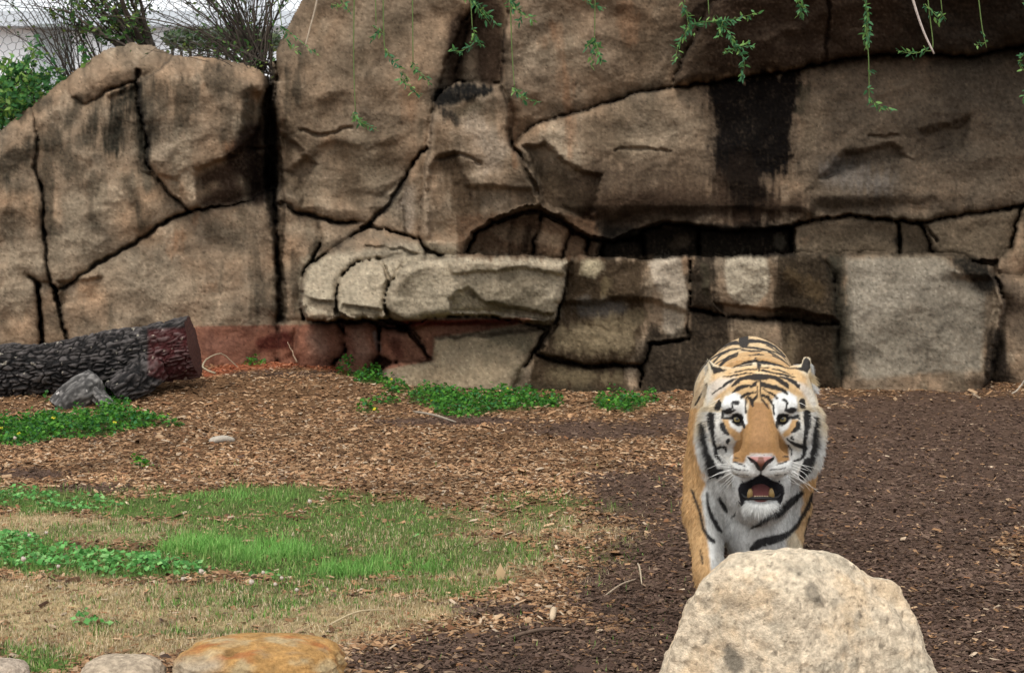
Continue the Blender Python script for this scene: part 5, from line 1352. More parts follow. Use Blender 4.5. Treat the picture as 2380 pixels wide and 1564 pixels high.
BLK3, ORG, TAN, WHT, CRM, GRY3, LIP = np.array((.014,.013,.014)), np.array((.41,.225,.088)), np.array((.60,.40,.20)), np.array((.72,.72,.69)), np.array((.66,.56,.40)), np.array((.36,.35,.33)), np.array((.012,.011,.013))
def t3(pts): return [(-99.2 + 1.1414 * p[0], 2479 + 1.1414 * p[1]) + tuple(1.1414 * q for q in p[2:]) for p in pts]
STROKES = [
 [(740,600,8),(850,560,26),(950,520,40),(1060,500,55),(1130,480,36)], [(1140,500,36),(1250,510,55),(1380,530,46),(1500,560,30),(1600,595,18),(1720,610,8)],
 [(1120,450,34),(1170,540,44),(1180,640,38)], [(830,580,12),(950,560,26),(1060,545,22)], [(700,690,8),(850,655,16),(1000,625,20),(1150,625,20)], [(1200,600,18),(1330,600,16)],
 [(600,735,10),(720,735,26),(850,705,26),(950,690,26),(1060,678,24)], [(1220,640,28),(1330,665,30),(1390,675,20)], [(1390,620,18),(1500,635,20),(1620,680,16),(1700,710,10)], [(1400,680,24),(1500,690,28),(1620,725,28),(1760,745,14)],
 [(750,890,30),(820,830,55),(900,770,60),(1000,750,60),(1100,745,90),(1180,740,95),(1260,745,80),(1350,735,50),(1450,760,60),(1550,830,70),(1620,880,55),(1640,920,20)],
 [(570,930,24),(640,860,45),(740,800,42),(820,770,16)], [(430,1010,20),(520,950,26),(600,900,24)], [(1500,740,18),(1620,770,38),(1740,830,56),(1800,890,56),(1820,930,18)],
 [(750,1000,20),(830,940,55),(920,895,60),(1010,880,40),(1060,900,35),(1110,860,50),(1140,820,30)],
 [(1190,810,30),(1230,870,70),(1330,890,65),(1450,920,65),(1550,950,55),(1600,990,45),(1640,1020,20)],
 [(1150,900,20),(1160,1000,22),(1130,1060,30),(1080,1130,35),(1070,1210,25)], [(900,1070,50),(940,1030,40),(1050,1000,30),(1140,985,22)], [(1000,1060,40),(1050,1110,50),(1060,1180,45)],
 [(970,1080,24),(965,1200,20),(965,1310,28)], [(1200,890,25),(1200,1000,25),(1220,1100,30),(1280,1170,28),(1330,1250,16)], [(1240,930,25),(1330,990,35),(1420,1030,40),(1455,1075,40)],
 [(1230,1030,40),(1320,1070,60),(1350,1110,50),(1400,1200,28),(1415,1330,26)],
 [(765,1150,44),(820,1155,66),(850,1145,34)], [(740,1160,18),(750,1230,20),(790,1270,20)], [(650,1300,66),(710,1285,78),(760,1290,36)],
 [(1560,1110,36),(1600,1120,42),(1625,1170,40),(1610,1230,22),(1600,1280,36)], [(1640,1285,62),(1690,1275,78),(1740,1265,56)],
 [(620,1400,26),(740,1400,36)], [(735,1400,36),(775,1352,34),(830,1338,32),(885,1355,34),(920,1400,34)], [(905,1450,50),(930,1500,50),(935,1540,36)], [(760,1460,30),(830,1505,34),(900,1500,40)],
 [(1465,1410,30),(1490,1360,34),(1551,1338,34),(1620,1352,34),(1660,1390,40),(1730,1390,40),(1800,1370,46),(1820,1410,20)], [(1470,1460,46),(1462,1510,46),(1465,1550,30)], [(1490,1490,34),(1551,1502,32),(1620,1460,30)],
 [(600,1280,30),(595,1340,30),(590,1400,35)], [(510,1230,90),(545,1150,50),(540,1120,30)], [(400,1360,92),(400,1450,98),(415,1560,85),(430,1680,42),(455,1800,42),(485,1900,55),(490,1990,58),(540,2050,35),(600,2120,20)],
 [(490,1900,50),(560,1860,35),(640,1870,35),(650,1930,25)], [(590,1500,66),(600,1560,68),(640,1620,62),(680,1650,48)], [(690,1755,46),(680,1775,56)],
 [(240,1480,46),(255,1620,76),(280,1780,95),(310,1900,92),(330,2000,98)], [(330,1990,98),(400,2130,108),(420,2230,118),(500,2240,56)], [(380,2110,120),(430,2240,150),(500,2310,90)], [(2010,2100,120),(1930,2220,140),(1860,2330,80)], [(430,2320,56),(560,2240,56),(600,2230,28)], [(400,2340,36),(550,2310,46),(600,2300,28)],  # two broad strokes paint black shading below the ruff
 [(1860,1140,82),(1880,1200,86),(1900,1230,46)], [(1940,1320,86),(1950,1400,106),(1950,1520,90),(1930,1650,60),(1900,1800,52),(1900,1900,64),(1900,1980,46),(1840,2050,32),(1720,2090,20)],
 [(1620,1730,22),(1700,1790,42),(1780,1830,52),(1880,1860,58)], [(1800,1480,56),(1800,1550,62),(1740,1600,58),(1700,1620,28)], [(1700,1720,46),(1730,1735,28)], [(1640,1830,22),(1690,1910,22),(1690,1990,22)],
 [(2110,1400,56),(2110,1540,76),(2090,1700,96),(2090,1850,102),(2060,1960,108),(2040,2040,80)], [(1960,2100,120),(1930,2180,125),(1900,2250,125),(1930,2260,85)],
 [(770,2095,18),(860,2120,20),(960,2160,18)], [(740,2190,11),(840,2225,16),(1000,2235,9)], [(1460,2140,18),(1560,2110,24),(1620,2080,14)], [(1350,2225,12),(1500,2215,16),(1600,2190,9)], [(1560,2010,18),(1630,2010,22)], [(790,2030,12),(860,2035,12)],
 [(1205,2200,26),(1205,2300,26)], [(800,2300,10),(1000,2310,8)], [(1420,2310,8),(1600,2290,10)],
 # back
 [(930,110,130),(930,200,150)], [(820,200,60),(700,215,40),(560,285,38),(420,400,30),(330,520,20)], [(1020,175,60),(1180,175,45),(1300,205,42),(1430,270,30),(1560,390,25)],
 [(880,290,30),(700,315,28),(560,400,34),(450,510,25)], [(830,370,34),(700,420,38),(620,490,46),(560,560,38)], [(950,270,28),(1150,290,38),(1300,320,35),(1420,350,25)], [(900,310,26),(1060,330,28),(1200,335,22)],
 [(1020,400,14),(1180,385,20),(1250,390,12)], [(1450,350,26),(1590,420,26)], [(340,870,40),(300,960,40),(230,1060,30),(160,1180,20)],
]
CHEST = [t3(s) for s in (
 [(390,100,26),(410,300,36),(470,450,54),(560,600,54),(600,640,28)], [(230,200,30),(300,400,34),(340,600,34),(420,720,46),(490,780,46)], [(560,180,34),(620,280,54),(660,350,36)],
 [(1720,100,46),(1600,200,84),(1500,290,84),(1400,390,74),(1280,440,48),(1120,530,46),(1000,590,18)], [(1740,380,40),(1660,540,50),(1560,640,56),(1450,710,84),(1280,760,104),(1120,800,104),(1020,880,64)],
 [(1880,120,60),(1790,320,54),(1740,420,44)], [(1830,450,36),(1760,700,32)], [(170,50,24),(230,200,26)], [(780,400,24),(740,440,20)], [(300,900,16),(330,1080,16)])]
NOSE_P = [(985,2010),(1080,1998),(1205,1990),(1330,1998),(1430,2010),(1400,2075),(1310,2140),(1250,2220),(1205,2245),(1160,2225),(1105,2140),(1030,2085)]
MOUTH_P = [(1205,2285),(1290,2330),(1400,2395),(1470,2410),(1540,2440),(1580,2510),(1580,2620),(1545,2720),(1510,2790),(1470,2715),(1350,2700),(1100,2700),(950,2715),(905,2820),(868,2720),(850,2610),(838,2520),(870,2445),(940,2412),(1010,2400),(1110,2340)]
EYE_P = [[(735,1405),(775,1365),(830,1350),(885,1365),(912,1415),(915,1470),(880,1480),(800,1478)], [(1470,1440),(1485,1375),(1551,1350),(1620,1362),(1668,1400),(1640,1440),(1590,1478),(1500,1482)]]
def soft_poly(U, V_, poly, soft): return 1 - sstep(-soft, soft, poly_sd(U, V_, poly))
def tiger_col(P, N):
    """coat albedo with painted grey shading, at local points P with normals N; also returns masks"""
    u, v = map_uv(P)
    x, y, z = P[:, 0], P[:, 1], P[:, 2]
    n = len(P); C = np.tile(CRM, (n, 1)).copy()
    nz = fbm(x * 30, y * 30, z * 30, 3, 801); nf = fbm(x * 120, y * 60, z * 120, 2, 811)
    u = u + 10 * nf; v = v + 10 * fbm(x * 120, y * 60 + 9, z * 120, 2, 821)
    def mix(m, c):
        nonlocal C
        m = np.clip(m, 0, 1)[:, None]; C = C * (1 - m) + np.asarray(c) * m
    facing = (N[:, 1] < .25) 
    # body: orange above, pale below
    body = (y > .24) | (v < 420)
    mix(np.where(body, 1, 0), TAN * .6 + ORG * .4)
    mix(body * sstep(.42, .25, z + .0 * x), CRM)
    mix(body * (y > .7) * (z > .7) * .55, (.70, .54, .33))
    # head fields
    hd = (~body)
    mix(hd * soft_poly(u, v, [(480,560),(1750,560),(1950,760),(1950,1100),(1640,1010),(1300,1200),(1050,1200),(700,980),(520,1150),(380,1000),(430,700)], 60), TAN)
    mix(hd * soft_poly(u, v, [(520,760),(820,760),(640,940),(480,1060),(330,1200),(330,900)], 40) * .6, WHT * .9)
    mix(hd * soft_poly(u, v, [(1560,740),(1900,860),(2060,1000),(2100,1300),(1950,1120),(1800,900)], 40) * .6, WHT * .9)
    mix(hd * sstep(1500, 1900, v), WHT * .94)
    mix(hd * (v > 1300) * sstep(420, 260, np.abs(np.abs(u - 1200) - 620)) * .8, WHT * .92)
    mix(hd * sstep(.1, .6, fbm(x * 22, y * 22, z * 22, 2, 871)) * .35, CRM)
    mix(hd * soft_poly(u, v, [(620,1340),(555,1200),(640,1060),(800,990),(900,1040),(960,1130),(955,1300),(1000,1480),(940,1540),(850,1400),(740,1370)], 22), WHT * 1.05)
    mix(hd * soft_poly(u, v, [(1400,1490),(1390,1100),(1480,1000),(1640,970),(1770,1060),(1795,1220),(1770,1350),(1650,1370),(1500,1400)], 22), WHT * 1.05)
    mix(soft_poly(u, v, [(1030,1150),(1330,1150),(1390,1300),(1435,1500),(1540,1680),(1640,1850),(1665,2075),(1480,2120),(1425,2000),(985,2000),(940,2120),(750,2090),(770,1850),(880,1600),(990,1480),(985,1300)], 24) * hd, ORG * .78)
    mix(soft_poly(u, v, [(1080,1150),(1300,1150),(1330,1500),(1380,1900),(1020,1900),(1060,1500)], 50) * hd * .45, (.30, .165, .080))
    mix(soft_poly(u, v, [(1020,1960),(1400,1960),(1380,2005),(1040,2005)], 16) * hd * .75, (.50, .48, .46))
    mix(soft_poly(u, v, [(690,1450),(730,1440),(800,1520),(890,1530),(895,1600),(870,1620),(800,1590),(730,1530)], 12), WHT * 1.08)
    mix(soft_poly(u, v, [(1690,1430),(1700,1470),(1620,1560),(1520,1620),(1490,1580),(1500,1530),(1600,1500)], 12), WHT * 1.08)
    mix(soft_poly(u, v, [(580,1420),(690,1410),(720,1530),(870,1640),(880,1740),(800,1760),(690,1640),(640,1540)], 20) * hd, TAN * .5 + ORG * .5)
    mix(soft_poly(u, v, [(1700,1420),(1800,1420),(1780,1560),(1650,1680),(1580,1720),(1540,1650),(1640,1560)], 20) * hd, TAN * .5 + ORG * .5)
    mix(soft_poly(u, v, [(730,2130),(960,2165),(985,2060),(1160,2240),(1205,2260),(1250,2240),(1420,2060),(1460,2140),(1690,2090),(1700,2200),(1600,2340),(1420,2390),(1205,2280),(1000,2390),(800,2350)], 14), WHT * 1.02)
    # chest and flank sides
    low = sstep(2250, 2420, v) * facing * (y < .75)
    mix(low * soft_poly(u, v, t3([(230,-200),(350,0),(240,160),(290,350),(340,600),(420,720),(560,800),(640,1400),(560,2400),(1500,2400),(1560,1200),(1500,760),(1640,580),(1760,360),(1700,40),(1500,-100)]), 45), WHT * .86)
    mix(low * soft_poly(u, v, t3([(520,640),(860,640),(860,1000),(600,1400),(420,1400),(500,900)]), 60) * .55, GRY3 * .7)  # soft grey shading painted into the chest fur
    mix(low * soft_poly(u, v, t3([(530,100),(680,140),(800,300),(700,390),(600,320)]), 50) * .45, GRY3 * .8)
    mix((v > 2330) * (v < 2750) * soft_poly(u, v, [(1600,2380),(1950,2380),(1850,2600),(1640,2760)], 60) * .45, GRY3 * .75)  # grey shading painted on the throat under the ruff
    mix((v > 2330) * (v < 2700) * soft_poly(u, v, [(480,2350),(800,2380),(800,2620),(640,2560)], 60) * .35, GRY3 * .8)
    org = soft_poly(u, v, [(-200,1250),(180,1250),(110,1500),(90,1900),(150,2200),(330,2440),(250,2640),(300,3000),(380,3500),(420,3900),(300,4300),(-200,4300)], 30) * (u < 460) * (y > .10) * ((y > .2) | (v > 2500))
    mix(org, TAN * .55 + ORG * .45)
    mix((y > .12) * soft_poly(u, v, t3([(1990,-20),(1700,300),(1700,440),(1620,640),(1760,900),(1900,900),(1990,300)]), 24) * .85, TAN * .6 + ORG * .4)
    mix(body * (v > 420) * (v < 1250) * (u < 420) * .75, (.50, .40, .27))
    C *= (1 + .14 * nz + .18 * nf + np.where(body, .22 * fbm(x * 90, y * 20, z * 14, 3, 881), 0))[:, None]
    # black marks
    blk = np.zeros(n)
    wob = 7 * nf + 5 * nz
    for st_, cond in [(s_, None) for s_ in STROKES] + [(s_, low > .3) for s_ in CHEST]:
        xs_ = [p[0] for p in st_]; ys_ = [p[1] for p in st_]
        sel = (u > min(xs_) - 140) & (u < max(xs_) + 140) & (v > min(ys_) - 140) & (v < max(ys_) + 140)
        if cond is not None: sel &= cond
        else: sel &= (v < 2460)
        sel &= facing | (N[:, 2] > .3)
        if sel.any():
            d = seg_dist(u[sel], v[sel], [(a, b, w * (.58 if b < 1120 else .62)) for a, b, w in st_]) + wob[sel]
            soft = 9 if cond is None else 16
            blk[sel] = np.maximum(blk[sel], 1 - sstep(-soft, soft, d))
    for pl in ([(345,440),(450,700),(670,640),(560,595),(450,575),(390,500)], [(1610,600),(1850,590),(1875,480),(1930,425),(1995,490),(1995,600),(1945,690),(1880,650),(1750,620)]):
        blk = np.maximum(blk, soft_poly(u, v, pl, 10) * (y < .24))
    # flank and leg stripes where the photograph shows nothing
    side = ((y > .55) & (np.abs(N[:, 0]) > .35)) | (y > 1.38)
    ph = y * 46 + 5 * noise3(z * 3, y * 2, x, 831) + 2.5 * np.sin(z * 9)
    sb = sstep(.45, .75, np.sin(ph) + .35 * noise3(z * 9, y * 9, 0, 832)) * sstep(.30, .45, z)
    blk = np.maximum(blk, np.where(side, sb, 0))
    legs = (z < .34)
    blk = np.maximum(blk, np.where(legs & (np.abs(x) > .12) & (y > 1.0), sstep(.6, .85, np.sin(z * 60 + 3 * noise3(x * 9, y * 9, 0, 833))) * .9, 0))
    mix(blk * .97, BLK3)
    # mouth flesh
    mm = soft_poly(u, v, MOUTH_P, 8) * (y < .20) * (v > 2250)
    mix(mm, LIP)
    nm_ = soft_poly(u, v, NOSE_P, 5) * (y < .1)
    mix(nm_ , (.05, .03, .03))
    for e in EYE_P: mix((1 - sstep(2, 14, poly_sd(u, v, e))) * (y < .1), BLK3 * .8)
    return C, u, v, blk, mm, nm_

tri = np.concatenate([Ft[:, [0, 1, 2]], Ft[:, [0, 2, 3]]])
fn = np.cross(Vt[tri[:, 1]] - Vt[tri[:, 0]], Vt[tri[:, 2]] - Vt[tri[:, 0]])
Nt = np.stack([np.bincount(tri.ravel(), np.repeat(fn[:, k], 3), minlength=len(Vt)) for k in range(3)], -1); Nt /= np.linalg.norm(Nt, axis=1)[:, None] + 1e-12
Ct, ut, vt, _, mmt, _ = tiger_col(Vt, Nt)
M_SKIN = mat_col("tiger_skin", .75, spec=.2)
M_FUR = mat_col("tiger_fur", .70, spec=.05)
M_WET = mat_col("wet_flesh", .42, spec=.3, bump=.001, bscale=120.)
tg = empty("tiger", tuple(T0), -TANG)
tag(tg, "orange tiger with black stripes walking towards us with its mouth open, behind the pale boulder", "tiger")
EXPO = .92
body = mesh_np("body", Vt, Ft, M_SKIN, tg, (Ct * EXPO).clip(.008, .9))
bvh = BVHTree.FromPolygons([tuple(p) for p in Vt], [tuple(f) for f in Ft])
def surf(u, v):
    p = HU(u, v, 1.0); d = Vector(p - CAML).normalized(); h = bvh.ray_cast(Vector(CAML), d)
    return (np.array(h[0]) if h[0] is not None else None), (np.array(h[1]) if h[0] is not None else None)

# eyes
u_ = np.linspace(.001, np.pi * .62, 40)[:, None]; v_ = np.linspace(0, 2 * np.pi, 40, endpoint=False)[None]
ED = np.stack([np.sin(u_) * np.cos(v_), -np.cos(u_) * np.ones_like(v_), np.sin(u_) * np.sin(v_)], -1).reshape(-1, 3)
M_EYE = mat_col("eye", .08, spec=.6)
for (eu, ev) in EYE:
    h, _ = surf(eu, ev); r = .0165
    aim = CAML - h; aim /= np.linalg.norm(aim)
    c = h - aim * (r - .0050)
    q = Vector((0, -1, 0)).rotation_difference(Vector(aim)); Rm = np.array(q.to_matrix())
    Vv = ED @ Rm.T * r
    rr_ = np.hypot(ED[:, 0], ED[:, 2]) * r
    ang = np.arctan2(ED[:, 2], ED[:, 0])
    ir = np.array((.23, .185, .08)) * (1 + .25 * noise3(np.cos(ang) * 6, np.sin(ang) * 6, rr_ * 300, 841))[:, None]
    ir = ir * (1 - .5 * sstep(.004, .0015, rr_ - .0022))[:, None]
    pu = (1 - sstep(.0032, .0042, rr_))[:, None]; lb_ = sstep(.0098, .0112, rr_)[:, None]
    cc = ir * (1 - pu) + np.array((.008, .008, .009)) * pu; cc = cc * (1 - lb_) + np.array((.02, .015, .012)) * lb_
    o = mesh_np("eye", Vv, grid_faces(40, 40, True), M_EYE, tg, cc.clip(.004, .9)); o.location = c
    for sgn, cut in ((1, .34), (-1, -.52)):        # upper and lower lid: slips of dark skin over the ball
        tt, ss = np.meshgrid(np.linspace(-1.15, 1.15, 15), np.linspace(0, .75, 7), indexing='ij')
        el = np.arcsin(cut) + sgn * ss + (-.10 * sgn) * tt ** 2 * 1.0
        LD_ = np.stack([np.sin(tt) * np.cos(el), -np.cos(tt) * np.cos(el), np.sin(el)], -1).reshape(-1, 3) @ Rm.T * (r * 1.05)
        lo = mesh_np("eyelid", LD_, grid_faces(15, 7), M_SKIN, tg, np.tile((.012, .011, .011), (len(LD_), 1))); lo.location = c
# nose leather, draped on the muzzle
us, vs = np.meshgrid(np.arange(975, 1445, 9.), np.arange(1975, 2260, 9.), indexing='ij')
ok = poly_sd(us, vs, NOSE_P)
NP_ = np.zeros(us.shape + (3,)); good = np.zeros(us.shape, bool)
for i in range(us.shape[0]):
    for j in range(us.shape[1]):
        if ok[i, j] < 9:
            h, nn_ = surf(us[i, j], vs[i, j])
            if h is not None:
                w = np.clip(-ok[i, j] / 60, -.3, 1)
                uu, v2 = (us[i, j] - 1205), vs[i, j]
                nost = math.exp(-(((abs(uu) - 120 - (2150 - v2) * .25) / 34) ** 2 + ((v2 - 2110) / 46) ** 2))
                NP_[i, j] = h + np.array((0, -1, .15)) * (.010 * max(w, -.2) ** .6 if w > 0 else -.001) + np.array((0, 1, 0)) * .014 * nost; good[i, j] = True
idx = np.arange(us.size).reshape(us.shape); q = np.stack([idx[:-1, :-1], idx[:-1, 1:], idx[1:, 1:], idx[1:, :-1]], -1).reshape(-1, 4)
q = q[good.ravel()[q].all(1)]
uq, vq = us.ravel(), vs.ravel()
nc = np.tile((.33, .15, .13), (us.size, 1)); 
def nmix(m, c):
    global nc
    m = np.clip(m, 0, 1)[:, None]; nc = nc * (1 - m) + np.array(c) * m
nmix(1 - sstep(-8, 20, seg_dist(uq, vq, [(1205, 2050, 40), (1205, 2180, 80)])), (.14, .055, .035))
nmix(1 - sstep(-6, 10, seg_dist(uq, vq, [(990, 2012, 20), (1045, 2080, 34), (1115, 2130, 40), (1165, 2195, 28)])), (.012, .010, .010))
nmix(1 - sstep(-6, 10, seg_dist(uq, vq, [(1425, 2012, 20), (1370, 2080, 34), (1300, 2130, 40), (1250, 2195, 28)])), (.012, .010, .010))
nmix(sstep(2030, 1995, vq) * .8, (.42, .40, .38)); nmix(sstep(2195, 2235, vq), (.02, .012, .012))
f_, inv_ = np.unique(q, return_inverse=True)
mesh_np("nose", NP_.reshape(-1, 3)[f_], inv_.reshape(q.shape)[:, ::-1], M_WET, tg, nc[f_].clip(.005, .8))
# tongue, lower lip, teeth
def blob(name, c, r, col, mat, rot=(0, 0, 0), pw=1.0):
    uu = np.linspace(.01, np.pi - .01, 22)[:, None]; vv_ = np.linspace(0, 2 * np.pi, 28, endpoint=False)[None]
    D = np.stack([np.sin(uu) * np.cos(vv_), np.sin(uu) * np.sin(vv_), np.cos(uu) * np.ones_like(vv_)], -1).reshape(-1, 3)
    o = mesh_np(name, D * np.array(r), grid_faces(22, 28, True)[:, ::-1], mat, tg, np.tile(col, (len(D), 1)) * (1 + .1 * fbm(D[:, 0] * 4, D[:, 1] * 4, D[:, 2] * 4, 2, 851))[:, None]); o.location = c; o.rotation_euler = rot; return o
blob("tongue", HU(1200, 2585, -.035), (.036, .055, .013), (.20, .072, .068), M_WET, (math.radians(20), 0, 0))
m = MB(); m.tube(np.array([HU(880, 2560, -.035), HU(960, 2655, -.065), HU(1080, 2675, -.088), HU(1205, 2672, -.094), HU(1340, 2675, -.088), HU(1460, 2655, -.065), HU(1545, 2560, -.035)]), [.003, .0050, .0055, .0050, .003], 10, (.010, .009, .010), 36)
m.build("lower_lip", M_WET, tg)
for s_, eu in ((-1, 865), (1, 1550)):
    m = MB(); m.tube(np.array([HU(1205 + s_ * 290, 2400, -.045), HU(eu + 10 * s_, 2500, -.030), HU(1205 + s_ * 350, 2680, -.030), HU(1205 + s_ * 300, 2800, -.036)]), [.003, .0055, .0055, .002], 10, (.014, .013, .015), 24); m.build("lip_fold", M_WET, tg)
def tooth(u, v0, v1, w, yl, col=(.62, .44, .20)):
    a, b = HU(u, v0, yl), HU(u + (1205 - u) * .06, v1, yl - .004)
    P = catmull(np.array([a, (a + b) / 2 + np.array((0, -.003, 0)), b]), 9); V, F = tube(P, w * np.array([1, 1.02, 1, .98, .93, .86, .76, .60, .34]), 10)
    mesh_np("tooth", V, F, M_WET, tg, np.tile(col, (len(V), 1)))
tooth(1030, 2650, 2520, .0092, -.076, (.25, .165, .065)); tooth(1378, 2645, 2515, .0092, -.076, (.25, .165, .065))
for u in (1110, 1150, 1190, 1230, 1270, 1310): tooth(u, 2655, 2632, .0030, -.085, (.5, .40, .25))

# fur: real strands, each with the coat colour at its root
def fur_curves(name, roots, dirs, lens, rad, cols, npt=4, seed=0, bend=.25, mat=M_FUR):
    rg = np.random.default_rng(seed); n = len(roots)
    t = np.linspace(0, 1, npt)
    g = np.array((0, 0, -1.0))
    P = roots[:, None] + (dirs[:, None] * t[None, :, None] + g * bend * (t ** 2)[None, :, None]) * lens[:, None, None]
    hc = bpy.data.hair_curves.new(name); hc.add_curves([npt] * n)
    hc.attributes["position"].data.foreach_set("vector", P.astype(np.float32).ravel()) if "position" in hc.attributes else None
    a = hc.attributes.get("radius") or hc.attributes.new("radius", 'FLOAT', 'POINT')
    a.data.foreach_set("value", (rad[:, None] * np.linspace(1, .18, npt)[None]).astype(np.float32).ravel())
    a = hc.attributes.new("col", 'FLOAT_COLOR', 'CURVE'); c = np.ones((n, 4), np.float32); c[:, :3] = cols; a.data.foreach_set("color", c.ravel())
    hc.materials.append(mat)
    o = bpy.data.objects.new(name, hc); return link(o, tg)
rg = np.random.default_rng(99)
area = .5 * np.linalg.norm(fn, axis=1); cen_ = Vt[tri].mean(1); fnn = fn / (2 * area[:, None] + 1e-12)
uc, vc = map_uv(cen_)
vis = (CAML - cen_); vis /= np.linalg.norm(vis, axis=1)[:, None]; fac = (fnn * vis).sum(1)
w = area * np.where(fac > -.35, 1.0, .12) * np.where(cen_[:, 1] < .20, 1.9, np.where(cen_[:, 1] < .60, 1.0, .8)) * np.where(cen_[:, 2] < .30, .35, 1)
NF = 175000
k = rg.choice(len(w), NF, p=w / w.sum())
b1, b2 = rg.random(NF), rg.random(NF); sw = b1 + b2 > 1; b1[sw], b2[sw] = 1 - b1[sw], 1 - b2[sw]
A_ = Vt[tri[k]]; Rt = A_[:, 0] + b1[:, None] * (A_[:, 1] - A_[:, 0]) + b2[:, None] * (A_[:, 2] - A_[:, 0])
Nn_ = Nt[tri[k]].mean(1); Nn_ /= np.linalg.norm(Nn_, axis=1)[:, None]
uf, vf = map_uv(Rt)
bad = (poly_sd(uf, vf, MOUTH_P) < 2) & (Rt[:, 1] < .20) & (vf > 2250) | (poly_sd(uf, vf, NOSE_P) < 2) & (Rt[:, 1] < .1)
for e in EYE_P: bad |= (poly_sd(uf, vf, e) < 6) & (Rt[:, 1] < .1)
head_ = (Rt[:, 1] < .24) & (vf > 420) & (vf < 3000)
# combing
fl = np.zeros((NF, 3))
du, dv = (uf - 1205), (vf - 1750)
hyp = np.hypot(du, dv) + 60
fl[:, 0] = du / hyp; fl[:, 2] = -dv / hyp; fl[:, 1] = .55
muz = head_ & (vf > 2050) & (vf < 2450) & (np.abs(du) < 520)
fl[muz, 0] = du[muz] / 420; fl[muz, 2] = -.25 - .3 * (vf[muz] > 2200); fl[muz, 1] = .7
brid = head_ & (np.abs(du) < 260) & (vf < 2020) & (vf > 1100); fl[brid, 0] = du[brid] / 700; fl[brid, 2] = .9; fl[brid, 1] = .8
ruff = head_ & (np.abs(du) > 560) & (vf > 1200); fl[ruff, 0] = np.sign(du[ruff]) * .85; fl[ruff, 2] = -.25 - .75 * sstep(1500, 2300, vf[ruff]); fl[ruff, 1] = .15
chin = head_ & (vf > 2680) & (np.abs(du) < 420); fl[chin, 2] = -1; fl[chin, 0] = du[chin] / 600; fl[chin, 1] = .1
bd_ = ~head_; fl[bd_] = np.array((0, .85, -.35)); ch_f = bd_ & (Nn_[:, 1] < -.15) & (Rt[:, 1] < .6); fl[ch_f] = np.stack([.25 * np.sign(Rt[ch_f, 0] + .02), np.full(ch_f.sum(), .1), np.full(ch_f.sum(), -1.0)], -1)
fl = fl - (fl * Nn_).sum(1)[:, None] * Nn_; fl /= np.linalg.norm(fl, axis=1)[:, None] + 1e-9
L = np.where(head_, .0085, .0072)
L = np.where(head_ & (np.abs(du) < 620) & (vf < 2020), .0062, L)
L = np.where(muz, .008, L); L = np.where(ruff, .011 + .016 * sstep(660, 980, np.abs(du)), L)
L = np.where(ch_f, .016, L); L = np.where(chin, .020, L)
ears = (Rt[:, 1] < .24) & (vf < 720) & ((uf < 680) | (uf > 1600)); L = np.where(ears, .009, L)
lift = np.where(ruff, .55, np.where(ch_f, .35, .30))
clump = fbm(Rt[:, 0] * 60, Rt[:, 1] * 60, Rt[:, 2] * 60, 2, 861)
dirs = fl + Nn_ * (lift + .12 * rg.normal(0, 1, NF))[:, None] + rg.normal(0, .10, (NF, 3)) + clump[:, None] * np.array((.22, 0, .15))
dirs /= np.linalg.norm(dirs, axis=1)[:, None]
L = L * rg.uniform(.55, 1.25, NF)
Cf_ = tiger_col(Rt + dirs * (L * .62)[:, None], Nn_)[0]
cc = EXPO * Cf_ * (1 + rg.normal(0, .20, NF))[:, None] * (1 + .30 * clump)[:, None]
ok_ = ~bad
fur_curves("fur", Rt[ok_] - Nn_[ok_] * .001, dirs[ok_], L[ok_], np.where(head_[ok_], .00045, .00052), cc[ok_].clip(.006, .95), 4, 1, .10)
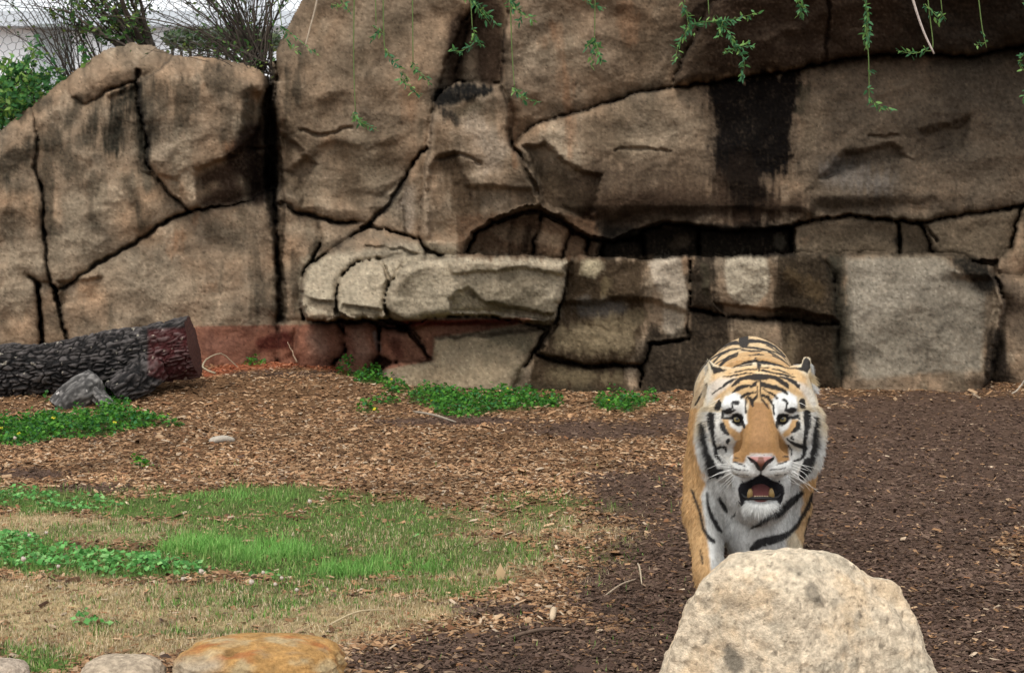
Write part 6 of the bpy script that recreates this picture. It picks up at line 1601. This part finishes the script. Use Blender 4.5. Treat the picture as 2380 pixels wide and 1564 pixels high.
# ear tufts and side fringes
def fringe(uvs, yl, d0, ln, n, col, seed, jit=30):
    rg = np.random.default_rng(seed); R_ = []; D_ = []
    uvs = np.array(uvs, float)
    for _ in range(n):
        i = rg.integers(len(uvs) - 1); t = rg.random(); a = uvs[i] * (1 - t) + uvs[i + 1] * t
        R_.append(HU(a[0] + rg.normal(0, jit), a[1] + rg.normal(0, jit), yl + rg.normal(0, .008))); D_.append(np.array(d0) + rg.normal(0, .22, 3))
    R_ = np.array(R_); D_ = np.array(D_); D_ /= np.linalg.norm(D_, axis=1)[:, None]
    return R_, D_, ln * rg.uniform(.5, 1.2, n), np.tile(col, (n, 1)) * rg.uniform(.8, 1.1, (n, 1))
parts_ = [fringe([(2000,540),(2015,660),(2010,780)], .125, (.5, 0, -.35), .011, 350, (.42,.42,.40), 1, 8), fringe([(1960,700),(2020,850)], .11, (.8, 0, -.6), .022, 500, (.52,.41,.25), 2, 24),
          fringe([(2010,850),(2060,950)], .10, (.7, 0, -.65), .022, 160, (.62,.62,.60), 3, 14), fringe([(1740,590),(1840,580)], .150, (.3, .2, .35), .010, 300, (.55,.55,.55), 4, 8),
          fringe([(345,560),(375,660),(400,760)], .14, (-.5, .1, -.6), .014, 350, (.55,.52,.45), 5, 8), fringe([(400,820),(350,1000)], .12, (-.7, .1, -.55), .022, 600, (.55,.46,.33), 6, 24),
          fringe([(450,560),(540,600)], .145, (.6, .1, .35), .006, 60, (.6,.6,.6), 7, 8)]
R_ = np.concatenate([p[0] for p in parts_]); D_ = np.concatenate([p[1] for p in parts_]); L_ = np.concatenate([p[2] for p in parts_]); C_ = np.concatenate([p[3] for p in parts_])
fur_curves("ear_fringe", R_, D_, L_, np.full(len(R_), .00045), C_, 4, 2, .15)
# whiskers
rg = np.random.default_rng(5)
W0 = [((740,2150),(560,2130),(350,2210)), ((730,2180),(540,2150),(420,1995)), ((740,2210),(520,2290),(340,2360)), ((750,2230),(560,2260),(400,2340)), ((760,2260),(620,2330),(450,2450)), ((770,2290),(650,2400),(480,2560)), ((790,2330),(660,2440),(520,2600)), ((730,2160),(560,2000),(430,2000)), ((790,2350),(700,2460),(620,2560)),
      ((1680,2080),(1860,2140),(2130,2210)), ((1690,2100),(1850,2140),(2010,2240)), ((1700,2140),(1860,2200),(2020,2250)), ((1690,2180),(1880,2260),(2010,2420)), ((1680,2220),(1860,2330),(2000,2480)), ((1670,2260),(1830,2370),(2000,2560)), ((1650,2300),(1900,2420),(2150,2590)), ((1640,2320),(1760,2420),(1900,2520)), ((1600,2340),(1700,2420),(1800,2450)), ((1660,2240),(1780,2290),(1850,2440)),
      ((560,1080),(480,1130),(380,1180)), ((1810,1150),(1880,1180),(1960,1230))]
for i, w_ in enumerate(W0):
    h, nn_ = surf(*w_[0]); y0 = h[1] if h is not None else -.02
    P = catmull(np.array([HU(w_[0][0], w_[0][1], y0 + .002), HU(w_[1][0], w_[1][1], y0 - .03), HU(w_[2][0], w_[2][1], y0 - .02)]), 12)
    V, F = tube(P, np.linspace(.00085, .00025, 12), 5); mesh_np("whisker", V, F, M_FUR, tg, np.tile((.85, .84, .80), (len(V), 1)))
